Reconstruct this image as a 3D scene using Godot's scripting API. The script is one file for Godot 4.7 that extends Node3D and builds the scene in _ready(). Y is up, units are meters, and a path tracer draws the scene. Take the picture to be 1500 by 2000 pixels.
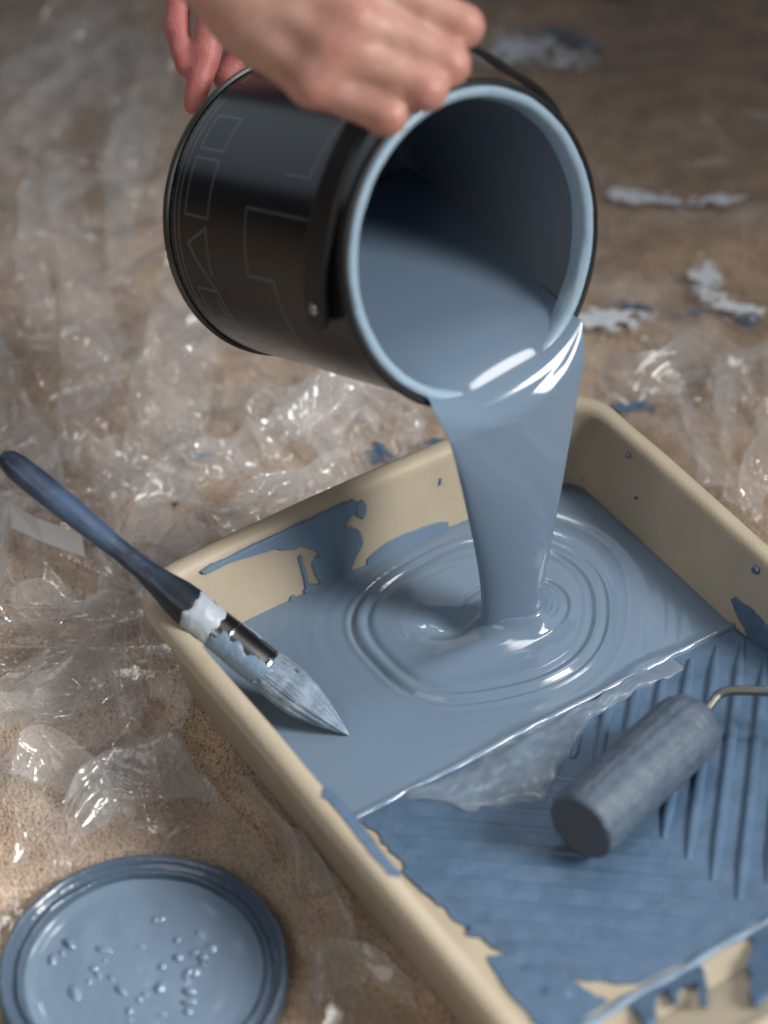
extends Node3D
# Pouring blue-grey paint from a black can into a roller tray on a crumpled dust sheet. Metres, y up.

const TRAY_AT := Vector3(-0.13055, 0.0, -0.86054)
const TRAY_YAW := 0.59337
const TW := 0.29
const TL := 0.387
const POOL_Y := 0.031
const CAN_N := Vector3(0.6153, 0.356, 0.7033)
const CAN_K := Vector3(-0.7527, 0.0, 0.6584)
const CAN_U := Vector3(-0.2344, 0.9345, -0.268)
const CAN_C := Vector3(0.0419, 0.244, -0.9137)
const CAN_R := 0.0765
const CAN_L := 0.15
const LID_AT := Vector3(-0.1083, 0.0, -0.671)

var M := {}
var rng := RandomNumberGenerator.new()

# ------------------------------------------------------------------ helpers
func V2(x: float, y: float) -> Vector2:
	return Vector2(x, y)

func V(x: float, y: float, z: float) -> Vector3:
	return Vector3(x, y, z)

func noise(sd: int, freq: float, oct := 3) -> FastNoiseLite:
	var n := FastNoiseLite.new()
	n.noise_type = FastNoiseLite.TYPE_SIMPLEX_SMOOTH
	n.seed = sd
	n.frequency = freq
	n.fractal_type = FastNoiseLite.FRACTAL_FBM
	n.fractal_octaves = oct
	return n

func lin(r: float, g: float, b: float, a := 1.0) -> Color:
	var c := Color(r, g, b).linear_to_srgb()
	c.a = a
	return c

func mat(called: String, c: Color, rough := 0.5, metal := 0.0) -> StandardMaterial3D:
	var m := StandardMaterial3D.new()
	m.resource_name = called
	m.albedo_color = c
	m.roughness = rough
	m.metallic = metal
	return m

func noise_tex(sd: int, freq: float, lo: Color, hi: Color, size := 512, oct := 4) -> NoiseTexture2D:
	var t := NoiseTexture2D.new()
	t.width = size
	t.height = size
	t.seamless = true
	t.noise = noise(sd, freq, oct)
	var g := Gradient.new()
	g.offsets = PackedFloat32Array([0.25, 0.75])
	g.colors = PackedColorArray([lo, hi])
	t.color_ramp = g
	return t

func tri(m: StandardMaterial3D, scale: float) -> void:
	m.uv1_triplanar = true
	m.uv1_scale = Vector3.ONE * scale

func relief(m: StandardMaterial3D, sd: int, freq: float, cm: float, size := 512, oct := 4) -> void:
	m.heightmap_enabled = true
	m.heightmap_scale = cm
	m.heightmap_texture = noise_tex(sd, freq, Color.BLACK, Color.WHITE, size, oct)

func node(called: String, at := Vector3.ZERO, turn := 0.0) -> Node3D:
	var o := Node3D.new()
	o.name = called
	o.position = at
	o.rotation.y = turn
	add_child(o, true)
	return o

func put(called: String, mesh: Mesh, m: Material, parent: Node = self) -> MeshInstance3D:
	var o := MeshInstance3D.new()
	o.name = called
	o.mesh = mesh
	o.material_override = m
	parent.add_child(o, true)
	return o

func tag(o: Node, label: String, category := "", group := "", kind := "") -> void:
	if label != "":
		o.set_meta("label", label)
	if category != "":
		o.set_meta("category", category)
	if group != "":
		o.set_meta("group", group)
	if kind != "":
		o.set_meta("kind", kind)

func make(v: PackedVector3Array, ix: PackedInt32Array, uv = null, smooth := true) -> ArrayMesh:
	var a := []
	a.resize(Mesh.ARRAY_MAX)
	if smooth:
		var nn := PackedVector3Array()
		nn.resize(v.size())
		for t in range(0, ix.size(), 3):
			var i := ix[t]
			var j := ix[t + 1]
			var k := ix[t + 2]
			var f := (v[k] - v[i]).cross(v[j] - v[i])
			nn[i] += f
			nn[j] += f
			nn[k] += f
		for i in nn.size():
			nn[i] = nn[i].normalized() if nn[i].length_squared() > 1e-30 else Vector3.UP
		a[Mesh.ARRAY_NORMAL] = nn
	a[Mesh.ARRAY_VERTEX] = v
	if uv != null:
		a[Mesh.ARRAY_TEX_UV] = uv
	a[Mesh.ARRAY_INDEX] = ix
	var m := ArrayMesh.new()
	m.add_surface_from_arrays(Mesh.PRIMITIVE_TRIANGLES, a)
	return m

# a grid of rows x columns points; closed joins the last column to the first
func lattice(v: PackedVector3Array, rows: int, cols: int, closed := false, uv = null, cap0 := false, cap1 := false) -> ArrayMesh:
	var ix := PackedInt32Array()
	var cc := cols if closed else cols - 1
	for r in rows - 1:
		for c in cc:
			var a := r * cols + c
			var b := r * cols + (c + 1) % cols
			var d := a + cols
			var e := b + cols
			ix.append_array([a, b, d, b, e, d])
	if cap0 or cap1:
		for which in 2:
			if (which == 0 and not cap0) or (which == 1 and not cap1):
				continue
			var r0 := 0 if which == 0 else (rows - 1) * cols
			var m := Vector3.ZERO
			for c in cols:
				m += v[r0 + c]
			var mi := v.size()
			v.append(m / cols)
			if uv != null:
				uv.append(Vector2(0.5, which))
			for c in cc:
				var a := r0 + c
				var b := r0 + (c + 1) % cols
				if which == 0:
					ix.append_array([mi, b, a])
				else:
					ix.append_array([mi, a, b])
	return make(v, ix, uv)

# turned shape about y from (radius, height) pairs
func lathe(prof: Array, seg := 96, wob := 0.0, sd := 1) -> ArrayMesh:
	var v := PackedVector3Array()
	var uv := PackedVector2Array()
	var n := noise(sd, 1.5, 2)
	for i in prof.size():
		var p: Vector2 = prof[i]
		for s in seg + 1:
			var t := TAU * (s % seg) / seg
			var r := p.x
			if wob > 0.0 and r > 0.0:
				r += wob * n.get_noise_3d(cos(t) * 2.0, sin(t) * 2.0, i * 0.15)
			v.append(Vector3(cos(t) * r, p.y, sin(t) * r))
			uv.append(Vector2(float(s) / seg, p.y))
	return lattice(v, prof.size(), seg + 1, false, uv)

# smooth curve through points
func smooth_path(pts: Array, each := 6) -> PackedVector3Array:
	var out := PackedVector3Array()
	var n := pts.size()
	for i in n - 1:
		var a: Vector3 = pts[maxi(i - 1, 0)]
		var b: Vector3 = pts[i]
		var c: Vector3 = pts[i + 1]
		var d: Vector3 = pts[mini(i + 2, n - 1)]
		for k in each:
			out.append(b.cubic_interpolate(c, a, d, float(k) / each))
	out.append(pts[n - 1])
	return out

# tube of changing radius; flat squeezes it along its second axis
func tube(path: PackedVector3Array, radii: Array, seg := 16, flat := 1.0, up := Vector3.UP) -> ArrayMesh:
	var v := PackedVector3Array()
	var n := path.size()
	for i in n:
		var t := (path[mini(i + 1, n - 1)] - path[maxi(i - 1, 0)]).normalized()
		var x := t.cross(up).normalized()
		var y := x.cross(t)
		var f := float(i) / (n - 1) * (radii.size() - 1)
		var k := mini(int(f), radii.size() - 2)
		var r: float = lerpf(radii[k], radii[k + 1], f - k)
		for s in seg:
			var a := TAU * s / seg
			v.append(path[i] + x * cos(a) * r + y * sin(a) * r * flat)
	return lattice(v, n, seg, true, null, true, true)

# ragged outline: midpoints pushed about
func ragged(poly: Array, amount: float, times := 2, sd := 3) -> PackedVector2Array:
	var r := RandomNumberGenerator.new()
	r.seed = sd
	var p := PackedVector2Array(poly)
	for t in times:
		var q := PackedVector2Array()
		for i in p.size():
			var a := p[i]
			var b := p[(i + 1) % p.size()]
			q.append(a)
			var d := b - a
			if d.length() > 0.0012:
				q.append((a + b) * 0.5 + Vector2(-d.y, d.x).normalized() * r.randf_range(-1, 1) * minf(amount, d.length() * 0.22))
		p = q
		amount *= 0.6
	return p

# a coat of paint: outline (u, v) laid on a plane o + u*ex + v*ey, standing thick proud along up
func coat(poly: PackedVector2Array, o: Vector3, ex: Vector3, ey: Vector3, up: Vector3, thick := 0.0006, lift := 0.0002, bowed := false) -> ArrayMesh:
	if Geometry2D.is_polygon_clockwise(poly):
		poly.reverse()
	var tris := Geometry2D.triangulate_polygon(poly)
	var v := PackedVector3Array()
	var n := poly.size()
	var mid := Vector2.ZERO
	for q in poly:
		mid += q / n
	for q in poly:
		v.append(o + ex * q.x + ey * q.y + up * (lift + thick))
	var ix := PackedInt32Array(tris)
	var top := v.size()
	for q in poly:
		v.append(o + ex * q.x + ey * q.y + up * (lift + thick))
	for i in n:
		var q := poly[i]
		var pa := poly[(i + n - 1) % n]
		var pb := poly[(i + 1) % n]
		var t := (pb - pa).normalized()
		var outw := Vector2(t.y, -t.x) * thick * 0.9
		v.append(o + ex * (q.x + outw.x) + ey * (q.y + outw.y) - up * 0.0003)
	for i in n:
		var j := (i + 1) % n
		ix.append_array([top + i, top + j, top + n + i, top + j, top + n + j, top + n + i])
	if bowed:
		for i in v.size():
			v[i].z -= bow(v[i].x)
	return make(v, ix)

func W3(a: float, b: float, y: float) -> Vector3:
	return TRAY_AT + Vector3(cos(TRAY_YAW), 0, -sin(TRAY_YAW)) * a + Vector3(sin(TRAY_YAW), 0, cos(TRAY_YAW)) * b + Vector3(0, y, 0)

func to_tray(p: Vector3) -> Vector2:
	var d := p - TRAY_AT
	return Vector2(d.x * cos(TRAY_YAW) - d.z * sin(TRAY_YAW), d.x * sin(TRAY_YAW) + d.z * cos(TRAY_YAW))

# ------------------------------------------------------------------ bodies from joined capsules
# bones: [a, b, ra, rb, k]; cells of size cell; returns one closed skin
func skin(bones: Array, cell: float, bump := 0.0, flush := []) -> ArrayMesh:
	var lo := Vector3(1e9, 1e9, 1e9)
	var hi := -lo
	for b in bones:
		var r: float = maxf(b[2], b[3]) + 0.006
		for p in [b[0], b[1]]:
			lo = lo.min(p - Vector3.ONE * r)
			hi = hi.max(p + Vector3.ONE * r)
	var nx := int((hi.x - lo.x) / cell) + 2
	var ny := int((hi.y - lo.y) / cell) + 2
	var nz := int((hi.z - lo.z) / cell) + 2
	var f := PackedFloat32Array()
	f.resize(nx * ny * nz)
	f.fill(1.0)
	for b in bones:
		var a: Vector3 = b[0]
		var c: Vector3 = b[1]
		var ra: float = b[2]
		var rb: float = b[3]
		var k: float = b[4]
		var ab := c - a
		var l2 := maxf(ab.length_squared(), 1e-9)
		var m := maxf(ra, rb) + maxf(k, 0.004) + 2.0 * cell
		var l := (a.min(c) - Vector3.ONE * m - lo) / cell
		var h := (a.max(c) + Vector3.ONE * m - lo) / cell
		for z in range(maxi(0, int(l.z)), mini(nz, int(h.z) + 1)):
			for y in range(maxi(0, int(l.y)), mini(ny, int(h.y) + 1)):
				var base := (z * ny + y) * nx
				for x in range(maxi(0, int(l.x)), mini(nx, int(h.x) + 1)):
					var p := Vector3(lo.x + x * cell, lo.y + y * cell, lo.z + z * cell)
					var t := clampf((p - a).dot(ab) / l2, 0.0, 1.0)
					var d := (p - a - ab * t).length() - (ra + (rb - ra) * t)
					var o := f[base + x]
					var hh := clampf(0.5 + 0.5 * (o - d) / k, 0.0, 1.0)
					f[base + x] = lerpf(o, d, hh) - k * hh * (1.0 - hh)
	if bump > 0.0:
		var n := noise(77, 60.0, 2)
		for z in nz:
			for y in ny:
				for x in nx:
					var i := (z * ny + y) * nx + x
					if absf(f[i]) < 0.008:
						f[i] += bump * n.get_noise_3d(lo.x + x * cell, lo.y + y * cell, lo.z + z * cell)
	var v := PackedVector3Array()
	var idx := PackedInt32Array()
	idx.resize(nx * ny * nz)
	idx.fill(-1)
	var ix := PackedInt32Array()
	var off := [0, 1, nx, nx + 1, nx * ny, nx * ny + 1, nx * ny + nx, nx * ny + nx + 1]
	for z in nz - 1:
		for y in ny - 1:
			for x in nx - 1:
				var i := (z * ny + y) * nx + x
				var neg := 0
				for o in off:
					if f[i + o] < 0.0:
						neg += 1
				if neg == 0 or neg == 8:
					continue
				var s := Vector3.ZERO
				var cnt := 0
				for e in 12:
					var ax := e / 4
					var q := e % 4
					var c0: int
					var c1: int
					if ax == 0:
						c0 = (q & 1) * 2 + (q >> 1) * 4
						c1 = c0 + 1
					elif ax == 1:
						c0 = (q & 1) + (q >> 1) * 4
						c1 = c0 + 2
					else:
						c0 = (q & 1) + (q >> 1) * 2
						c1 = c0 + 4
					var d0 := f[i + off[c0]]
					var d1 := f[i + off[c1]]
					if (d0 < 0.0) == (d1 < 0.0):
						continue
					var t := d0 / (d0 - d1)
					var p := Vector3(c0 & 1, (c0 >> 1) & 1, (c0 >> 2) & 1)
					p[ax] += t
					s += p
					cnt += 1
				idx[i] = v.size()
				v.append(lo + (Vector3(x, y, z) + s / cnt) * cell)
	var st := [1, nx, nx * ny]
	for z in range(1, nz - 1):
		for y in range(1, ny - 1):
			for x in range(1, nx - 1):
				var i := (z * ny + y) * nx + x
				for ax in 3:
					var d0 := f[i]
					var d1 := f[i + st[ax]]
					if (d0 < 0.0) == (d1 < 0.0):
						continue
					var u: int = st[(ax + 1) % 3]
					var w: int = st[(ax + 2) % 3]
					var a := idx[i]
					var b := idx[i - u]
					var c := idx[i - u - w]
					var d := idx[i - w]
					if a < 0 or b < 0 or c < 0 or d < 0:
						continue
					if d0 < 0.0:
						ix.append_array([a, c, b, a, d, c])
					else:
						ix.append_array([a, b, c, a, c, d])
	# two rounds of smoothing take the grid's steps out
	for round in 2:
		var sum := PackedVector3Array()
		sum.resize(v.size())
		var cnt := PackedInt32Array()
		cnt.resize(v.size())
		for t in range(0, ix.size(), 3):
			for e in 3:
				var p := ix[t + e]
				var q := ix[t + (e + 1) % 3]
				sum[p] += v[q]
				cnt[p] += 1
		for i in v.size():
			if cnt[i] > 0:
				v[i] = v[i].lerp(sum[i] / cnt[i], 0.4)
	# the skin's own redness over the knuckles
	var m := make(v, ix)
	var arr := m.surface_get_arrays(0)
	var col := PackedColorArray()
	for p in v:
		var k := 0.0
		for q in flush:
			k = maxf(k, exp(-p.distance_squared_to(q) / (0.014 * 0.014)))
		col.append(Color(1, 1, 1).lerp(Color(0.96, 0.78, 0.78), k))
	arr[Mesh.ARRAY_COLOR] = col
	var out := ArrayMesh.new()
	out.add_surface_from_arrays(Mesh.PRIMITIVE_TRIANGLES, arr)
	return out

# ------------------------------------------------------------------ scene
func _ready() -> void:
	rng.seed = 11
	# camera
	var cam := Camera3D.new()
	cam.name = "camera"
	cam.transform = Transform3D(Basis(Vector3(0.99996, 0.0064, -0.0059), Vector3(-0.0087, 0.7363, -0.6766), Vector3(0, 0.6767, 0.7363)).orthonormalized(), Vector3(0, 0.9147, 0))
	var lens := CameraAttributesPhysical.new()
	lens.frustum_focal_length = 56.47
	lens.frustum_focus_distance = 1.235
	lens.exposure_aperture = 2.4
	lens.frustum_near = 0.05
	lens.frustum_far = 20.0
	cam.attributes = lens
	cam.fov = rad_to_deg(2.0 * atan(1000.0 / 4705.7))
	cam.near = 0.05
	cam.far = 20.0
	add_child(cam)
	cam.current = true
	# light: unseen key at the right, other sources out of view, an added fill
	var env := Environment.new()
	env.background_mode = Environment.BG_COLOR
	env.background_color = lin(0.026, 0.03, 0.038)
	env.tonemap_mode = Environment.TONE_MAPPER_LINEAR
	env.tonemap_exposure = 0.88
	env.sdfgi_enabled = true
	env.ssao_enabled = true
	env.ssil_enabled = true
	var we := WorldEnvironment.new()
	we.name = "world"
	we.environment = env
	add_child(we)
	var key := SpotLight3D.new()
	key.name = "unseen_key_light"  # out of view; cone narrowed to leave the far right floor dark
	key.light_color = lin(1.0, 0.985, 0.955)
	key.light_energy = 10.2
	key.light_size = 0.42
	key.spot_angle = 19.0
	key.spot_angle_attenuation = 1.0
	key.spot_range = 12.0
	key.shadow_enabled = true
	add_child(key)
	key.look_at_from_position(Vector3(1.67, 1.44, -0.26), Vector3(-0.20, 0.06, -0.59), Vector3.UP)
	area("unseen_back_left_light", Vector3(-1.7, 1.0, -2.4), Vector3(0.0, 0.15, -1.0), Vector2(1.6, 1.3), lin(0.74, 0.87, 1.0), 0.5)  # out of view at back left, placed for the sheen on can and film
	area("unseen_high_back_light", Vector3(0.0, 1.95, -2.8), Vector3(0.0, 0.0, -0.85), Vector2(1.1, 0.95), lin(0.78, 0.89, 1.0), 0.42)  # unseen source high at the back, sized for the sheen on the pool
	area("added_fill_light", Vector3(-0.55, 1.15, 0.10), Vector3(-0.12, 0.0, -0.70), Vector2(0.9, 0.9), lin(1.0, 0.97, 0.93), 0.62)  # fill added at front left to lift the floor beside the tray
	for at in [Vector3(0.89, 1.95, -1.65), Vector3(0.12, 2.0, -1.95)]:
		var lamp := SpotLight3D.new()
		lamp.name = "unseen_overhead_light"  # unseen pair overhead, set for the highlight along the pouring lip
		lamp.light_color = lin(1.0, 0.99, 0.97)
		lamp.light_energy = 0.85
		lamp.light_size = 0.22
		lamp.spot_angle = 14.0
		lamp.spot_angle_attenuation = 1.0
		lamp.spot_range = 8.0
		lamp.shadow_enabled = true
		add_child(lamp, true)
		lamp.look_at_from_position(at, Vector3(-0.02, 0.0, -0.80), Vector3.UP)

	materials()
	build_floor()
	build_sheet()
	build_tray()
	build_pool()
	build_can()
	build_pour()
	build_lid()
	build_brush()
	build_roller()
	build_hands()
	build_marks()

func area(called: String, at: Vector3, target: Vector3, size: Vector2, c: Color, energy: float) -> void:
	var l := AreaLight3D.new()
	l.name = called
	l.area_size = size
	l.light_color = c
	l.light_energy = energy
	l.shadow_enabled = true
	l.area_range = 12.0
	add_child(l)
	l.look_at_from_position(at, target, Vector3.UP)

func materials() -> void:
	var m := mat("carpet", lin(0.44, 0.315, 0.205), 0.95)
	M.carpet = m
	m = mat("tuft", Color.WHITE, 0.95)
	m.vertex_color_use_as_albedo = true
	M.tuft = m
	# thin clear film, a little milky
	m = mat("film", lin(0.85, 0.86, 0.88, 0.07), 0.11)
	m.transparency = BaseMaterial3D.TRANSPARENCY_ALPHA
	m.cull_mode = BaseMaterial3D.CULL_DISABLED
	var rid := NoiseTexture2D.new()
	rid.width = 1024
	rid.height = 1024
	rid.seamless = true
	var rn := noise(49, 0.012, 3)
	rn.fractal_type = FastNoiseLite.FRACTAL_RIDGED
	rn.domain_warp_enabled = true
	rn.domain_warp_amplitude = 40.0
	rn.domain_warp_frequency = 0.008
	rid.noise = rn
	m.heightmap_enabled = true
	m.heightmap_texture = rid
	m.heightmap_scale = 0.02
	tri(m, 5.0)
	M.film = m
	m = mat("film_fold", lin(0.9, 0.91, 0.92, 0.15), 0.11)
	m.transparency = BaseMaterial3D.TRANSPARENCY_ALPHA
	m.cull_mode = BaseMaterial3D.CULL_DISABLED
	M.film_fold = m
	m = mat("tan_plastic", Color.WHITE, 0.55)
	m.albedo_texture = noise_tex(5, 0.012, lin(0.455, 0.385, 0.285), lin(0.505, 0.43, 0.325))
	tri(m, 3.0)
	relief(m, 6, 0.25, 0.012)
	M.tan = m
	m = mat("wet_paint", lin(0.168, 0.236, 0.322), 0.10)
	m.metallic_specular = 0.5
	M.wet = m
	m = mat("thick_paint", Color.WHITE, 0.3)
	m.albedo_texture = noise_tex(25, 0.02, lin(0.165, 0.22, 0.29), lin(0.20, 0.26, 0.335))
	relief(m, 26, 0.02, 0.010)
	tri(m, 8.0)
	M.thick = m
	m = mat("dry_paint", Color.WHITE, 0.42)
	m.albedo_texture = noise_tex(8, 0.02, lin(0.072, 0.132, 0.215), lin(0.098, 0.165, 0.26))
	tri(m, 5.0)
	relief(m, 9, 0.05, 0.012)
	M.dry = m
	m = mat("dry_paint_pale", lin(0.15, 0.225, 0.32), 0.45)
	relief(m, 10, 0.03, 0.008)
	tri(m, 6.0)
	M.dry_pale = m
	m = mat("black_print", lin(0.012, 0.012, 0.014), 0.22)
	m.albedo_texture = label_image()
	m.albedo_color = Color.WHITE
	M.can = m
	M.strap = mat("black_strap", lin(0.008, 0.008, 0.009), 0.5)
	M.steel = mat("steel", lin(0.36, 0.36, 0.37), 0.22, 1.0)
	m = mat("white_smear", lin(0.78, 0.82, 0.86), 0.6)
	M.white_smear = m
	M.dull_steel = mat("dull_steel", lin(0.10, 0.105, 0.10), 0.35, 0.7)
	M.lining = mat("can_lining", lin(0.15, 0.18, 0.215), 0.35)
	m = mat("lit_rim_paint", lin(0.30, 0.42, 0.53), 0.28)  # paler than the pool paint: light falling on the ring is in this colour
	relief(m, 12, 0.03, 0.02)
	tri(m, 8.0)
	M.lit_rimpaint = m
	m = mat("lid_paint", lin(0.075, 0.112, 0.165), 0.22)
	relief(m, 13, 0.04, 0.02)
	tri(m, 8.0)
	M.lid_paint = m
	m = mat("wet_bead", lin(0.168, 0.240, 0.335), 0.05)
	m.metallic_specular = 0.75
	M.bead = m
	m = mat("skin", Color.WHITE, 0.46)
	m.vertex_color_use_as_albedo = true
	m.albedo_texture = noise_tex(14, 0.02, lin(0.47, 0.255, 0.20), lin(0.54, 0.32, 0.255))
	tri(m, 9.0)
	relief(m, 15, 0.12, 0.02)
	m.subsurf_scatter_enabled = true
	m.subsurf_scatter_strength = 0.12
	M.skin = m
	m = mat("ruddy_skin", Color.WHITE, 0.5)
	m.albedo_texture = noise_tex(16, 0.02, lin(0.50, 0.15, 0.14), lin(0.54, 0.21, 0.18))
	tri(m, 9.0)
	relief(m, 15, 0.12, 0.02)
	m.subsurf_scatter_enabled = true
	m.subsurf_scatter_strength = 0.12
	M.skin2 = m
	m = mat("foam", Color.WHITE, 0.55)
	m.albedo_texture = noise_tex(19, 0.018, lin(0.062, 0.088, 0.125), lin(0.09, 0.125, 0.17))
	relief(m, 18, 0.06, 0.03)
	tri(m, 8.0)
	M.foam = m
	M.foam_end = mat("foam_end", lin(0.085, 0.10, 0.125), 0.6)
	m = mat("painted_handle", Color.WHITE, 0.4)
	m.albedo_texture = noise_tex(21, 0.006, lin(0.008, 0.011, 0.018), lin(0.055, 0.095, 0.175))
	tri(m, 5.0)
	relief(m, 22, 0.05, 0.010)
	M.handle = m
	M.white_paint = mat("white_paint", lin(0.40, 0.45, 0.51), 0.4)
	m = mat("bristle", Color.WHITE, 0.45)
	m.albedo_texture = noise_tex(23, 0.012, lin(0.13, 0.19, 0.26), lin(0.25, 0.33, 0.42))
	tri(m, 12.0)
	relief(m, 24, 0.15, 0.03)
	M.bristle = m
	M.brown = mat("brown_bristle", lin(0.12, 0.075, 0.05), 0.6)
	M.wire = mat("wire", lin(0.20, 0.20, 0.18), 0.45, 0.8)
	M.strip = mat("white_strip", lin(0.62, 0.60, 0.57), 0.5)
	M.red = mat("red_fleck", lin(0.08, 0.008, 0.01), 0.5)

# grey outline drawing printed on the black can: an outlined row of shapes round the foot, steps above it
func label_image() -> ImageTexture:
	var w := 2048
	var h := 640
	var im := Image.create(w, h, false, Image.FORMAT_RGB8)
	im.fill(lin(0.011, 0.0115, 0.0135))
	var grey := lin(0.075, 0.08, 0.085)
	var pale := lin(0.16, 0.17, 0.18)
	var lines := [
		[[0.04, 0.10], [0.04, 0.60], [0.13, 0.60], [0.13, 0.46], [0.20, 0.46], [0.20, 0.86], [0.30, 0.86]],
		[[0.0, 0.08], [0.31, 0.08]], [[0.0, 0.055], [0.31, 0.055]],
		[[0.02, 0.12], [0.10, 0.12], [0.10, 0.24], [0.02, 0.24], [0.02, 0.12]],
		[[0.10, 0.24], [0.15, 0.13], [0.17, 0.24], [0.12, 0.24]], [[0.18, 0.12], [0.24, 0.12], [0.24, 0.25], [0.18, 0.25], [0.18, 0.12]],
		[[0.25, 0.12], [0.29, 0.12], [0.29, 0.25], [0.25, 0.25], [0.25, 0.12]], [[0.06, 0.15], [0.06, 0.21], [0.09, 0.21]],
		[[0.24, 0.62], [0.24, 0.74], [0.33, 0.74]], [[0.05, 0.40], [0.02, 0.48], [0.0, 0.44]],
		[[0.34, 0.07], [0.5, 0.07], [0.5, 0.3], [0.58, 0.3], [0.58, 0.55], [0.7, 0.55], [0.7, 0.2], [0.86, 0.2], [0.86, 0.5], [0.95, 0.5]]]
	for ln in lines:
		for i in ln.size() - 1:
			var a := Vector2(ln[i][0] * w, (1.0 - ln[i][1]) * h)
			var b := Vector2(ln[i + 1][0] * w, (1.0 - ln[i + 1][1]) * h)
			var n := int(a.distance_to(b))
			for s in n + 1:
				var p := a.lerp(b, float(s) / maxi(n, 1))
				im.fill_rect(Rect2i(int(p.x) - 3, int(p.y) - 3, 6, 6), grey)
	# rows of small print, too fine to read
	var r := RandomNumberGenerator.new()
	r.seed = 4
	for row in 5:
		var x := 0.46 * w
		while x < 0.62 * w:
			var l := r.randi_range(5, 22)
			im.fill_rect(Rect2i(int(x), int(h * 0.55) + row * 16, l, 5), grey)
			x += l + 6
	for row in 2:
		var x := 0.03 * w
		while x < 0.33 * w:
			var l := r.randi_range(4, 14)
			if r.randf() < 0.6:
				im.fill_rect(Rect2i(int(x), int(h * 0.962) + row * 10, l, 4), grey)
			x += l + 5
	return ImageTexture.create_from_image(im)

# ------------------------------------------------------------------ floor and sheet
func build_floor() -> void:
	var f := PlaneMesh.new()
	f.size = Vector2(6, 6)
	var fl := put("floor", f, M.carpet)
	fl.position = Vector3(0, 0, -1)
	tag(fl, "brown looped carpet under the plastic dust sheet", "", "", "structure")
	var bead := SphereMesh.new()
	bead.radius = 0.00128
	bead.height = 0.0019
	bead.radial_segments = 6
	bead.rings = 3
	bead.material = M.tuft
	var n1 := noise(31, 30.0, 3)
	var n2 := noise(32, 6.0, 2)
	var places: Array[Transform3D] = []
	var tints := PackedColorArray()
	var sp := 0.0018
	var z := -1.85
	var row := 0
	while z < -0.56:
		var half := 0.15 + 0.17 * (-z - 0.56) / 1.0
		var x := -half - 0.02 + (sp * 0.5 if row % 2 else 0.0)
		while x < half + 0.02:
			var px := x + rng.randf_range(-0.0006, 0.0006)
			var pz := z + rng.randf_range(-0.0006, 0.0006)
			var s := rng.randf_range(0.75, 1.3)
			var b := Basis.from_euler(Vector3(rng.randf_range(-0.5, 0.5), rng.randf() * TAU, 0)).scaled(Vector3(s, s * rng.randf_range(0.8, 1.4), s))
			places.append(Transform3D(b, Vector3(px, 0.0009 + 0.0005 * n1.get_noise_2d(px, pz), pz)))
			var k := 0.86 + 0.28 * n1.get_noise_2d(px, pz) + 0.2 * n2.get_noise_2d(px, pz) + rng.randf_range(-0.10, 0.10)
			tints.append(Color(0.60 * k, 0.425 * k, 0.275 * k))
			x += sp
		z += sp * 0.88
		row += 1
	var mm := MultiMesh.new()
	mm.transform_format = MultiMesh.TRANSFORM_3D
	mm.use_colors = true
	mm.mesh = bead
	mm.instance_count = places.size()
	for i in places.size():
		mm.set_instance_transform(i, places[i])
		mm.set_instance_color(i, tints[i])
	var t := MultiMeshInstance3D.new()
	t.name = "carpet_pile"
	t.multimesh = mm
	add_child(t)
	tag(t, "brown looped carpet pile", "carpet", "", "stuff")

var SH := PackedFloat32Array()
const SX0 := -0.50
const SZ0 := -1.95
const SS := 0.002
const SNX := 500
const SNZ := 725

func sheet_at(x: float, z: float) -> float:
	var fx := clampf((x - SX0) / SS, 0.0, SNX - 1.001)
	var fz := clampf((z - SZ0) / SS, 0.0, SNZ - 1.001)
	var i := int(fx)
	var j := int(fz)
	fx -= i
	fz -= j
	var k := j * SNX + i
	return lerpf(lerpf(SH[k], SH[k + 1], fx), lerpf(SH[k + SNX], SH[k + SNX + 1], fx), fz)

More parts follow.
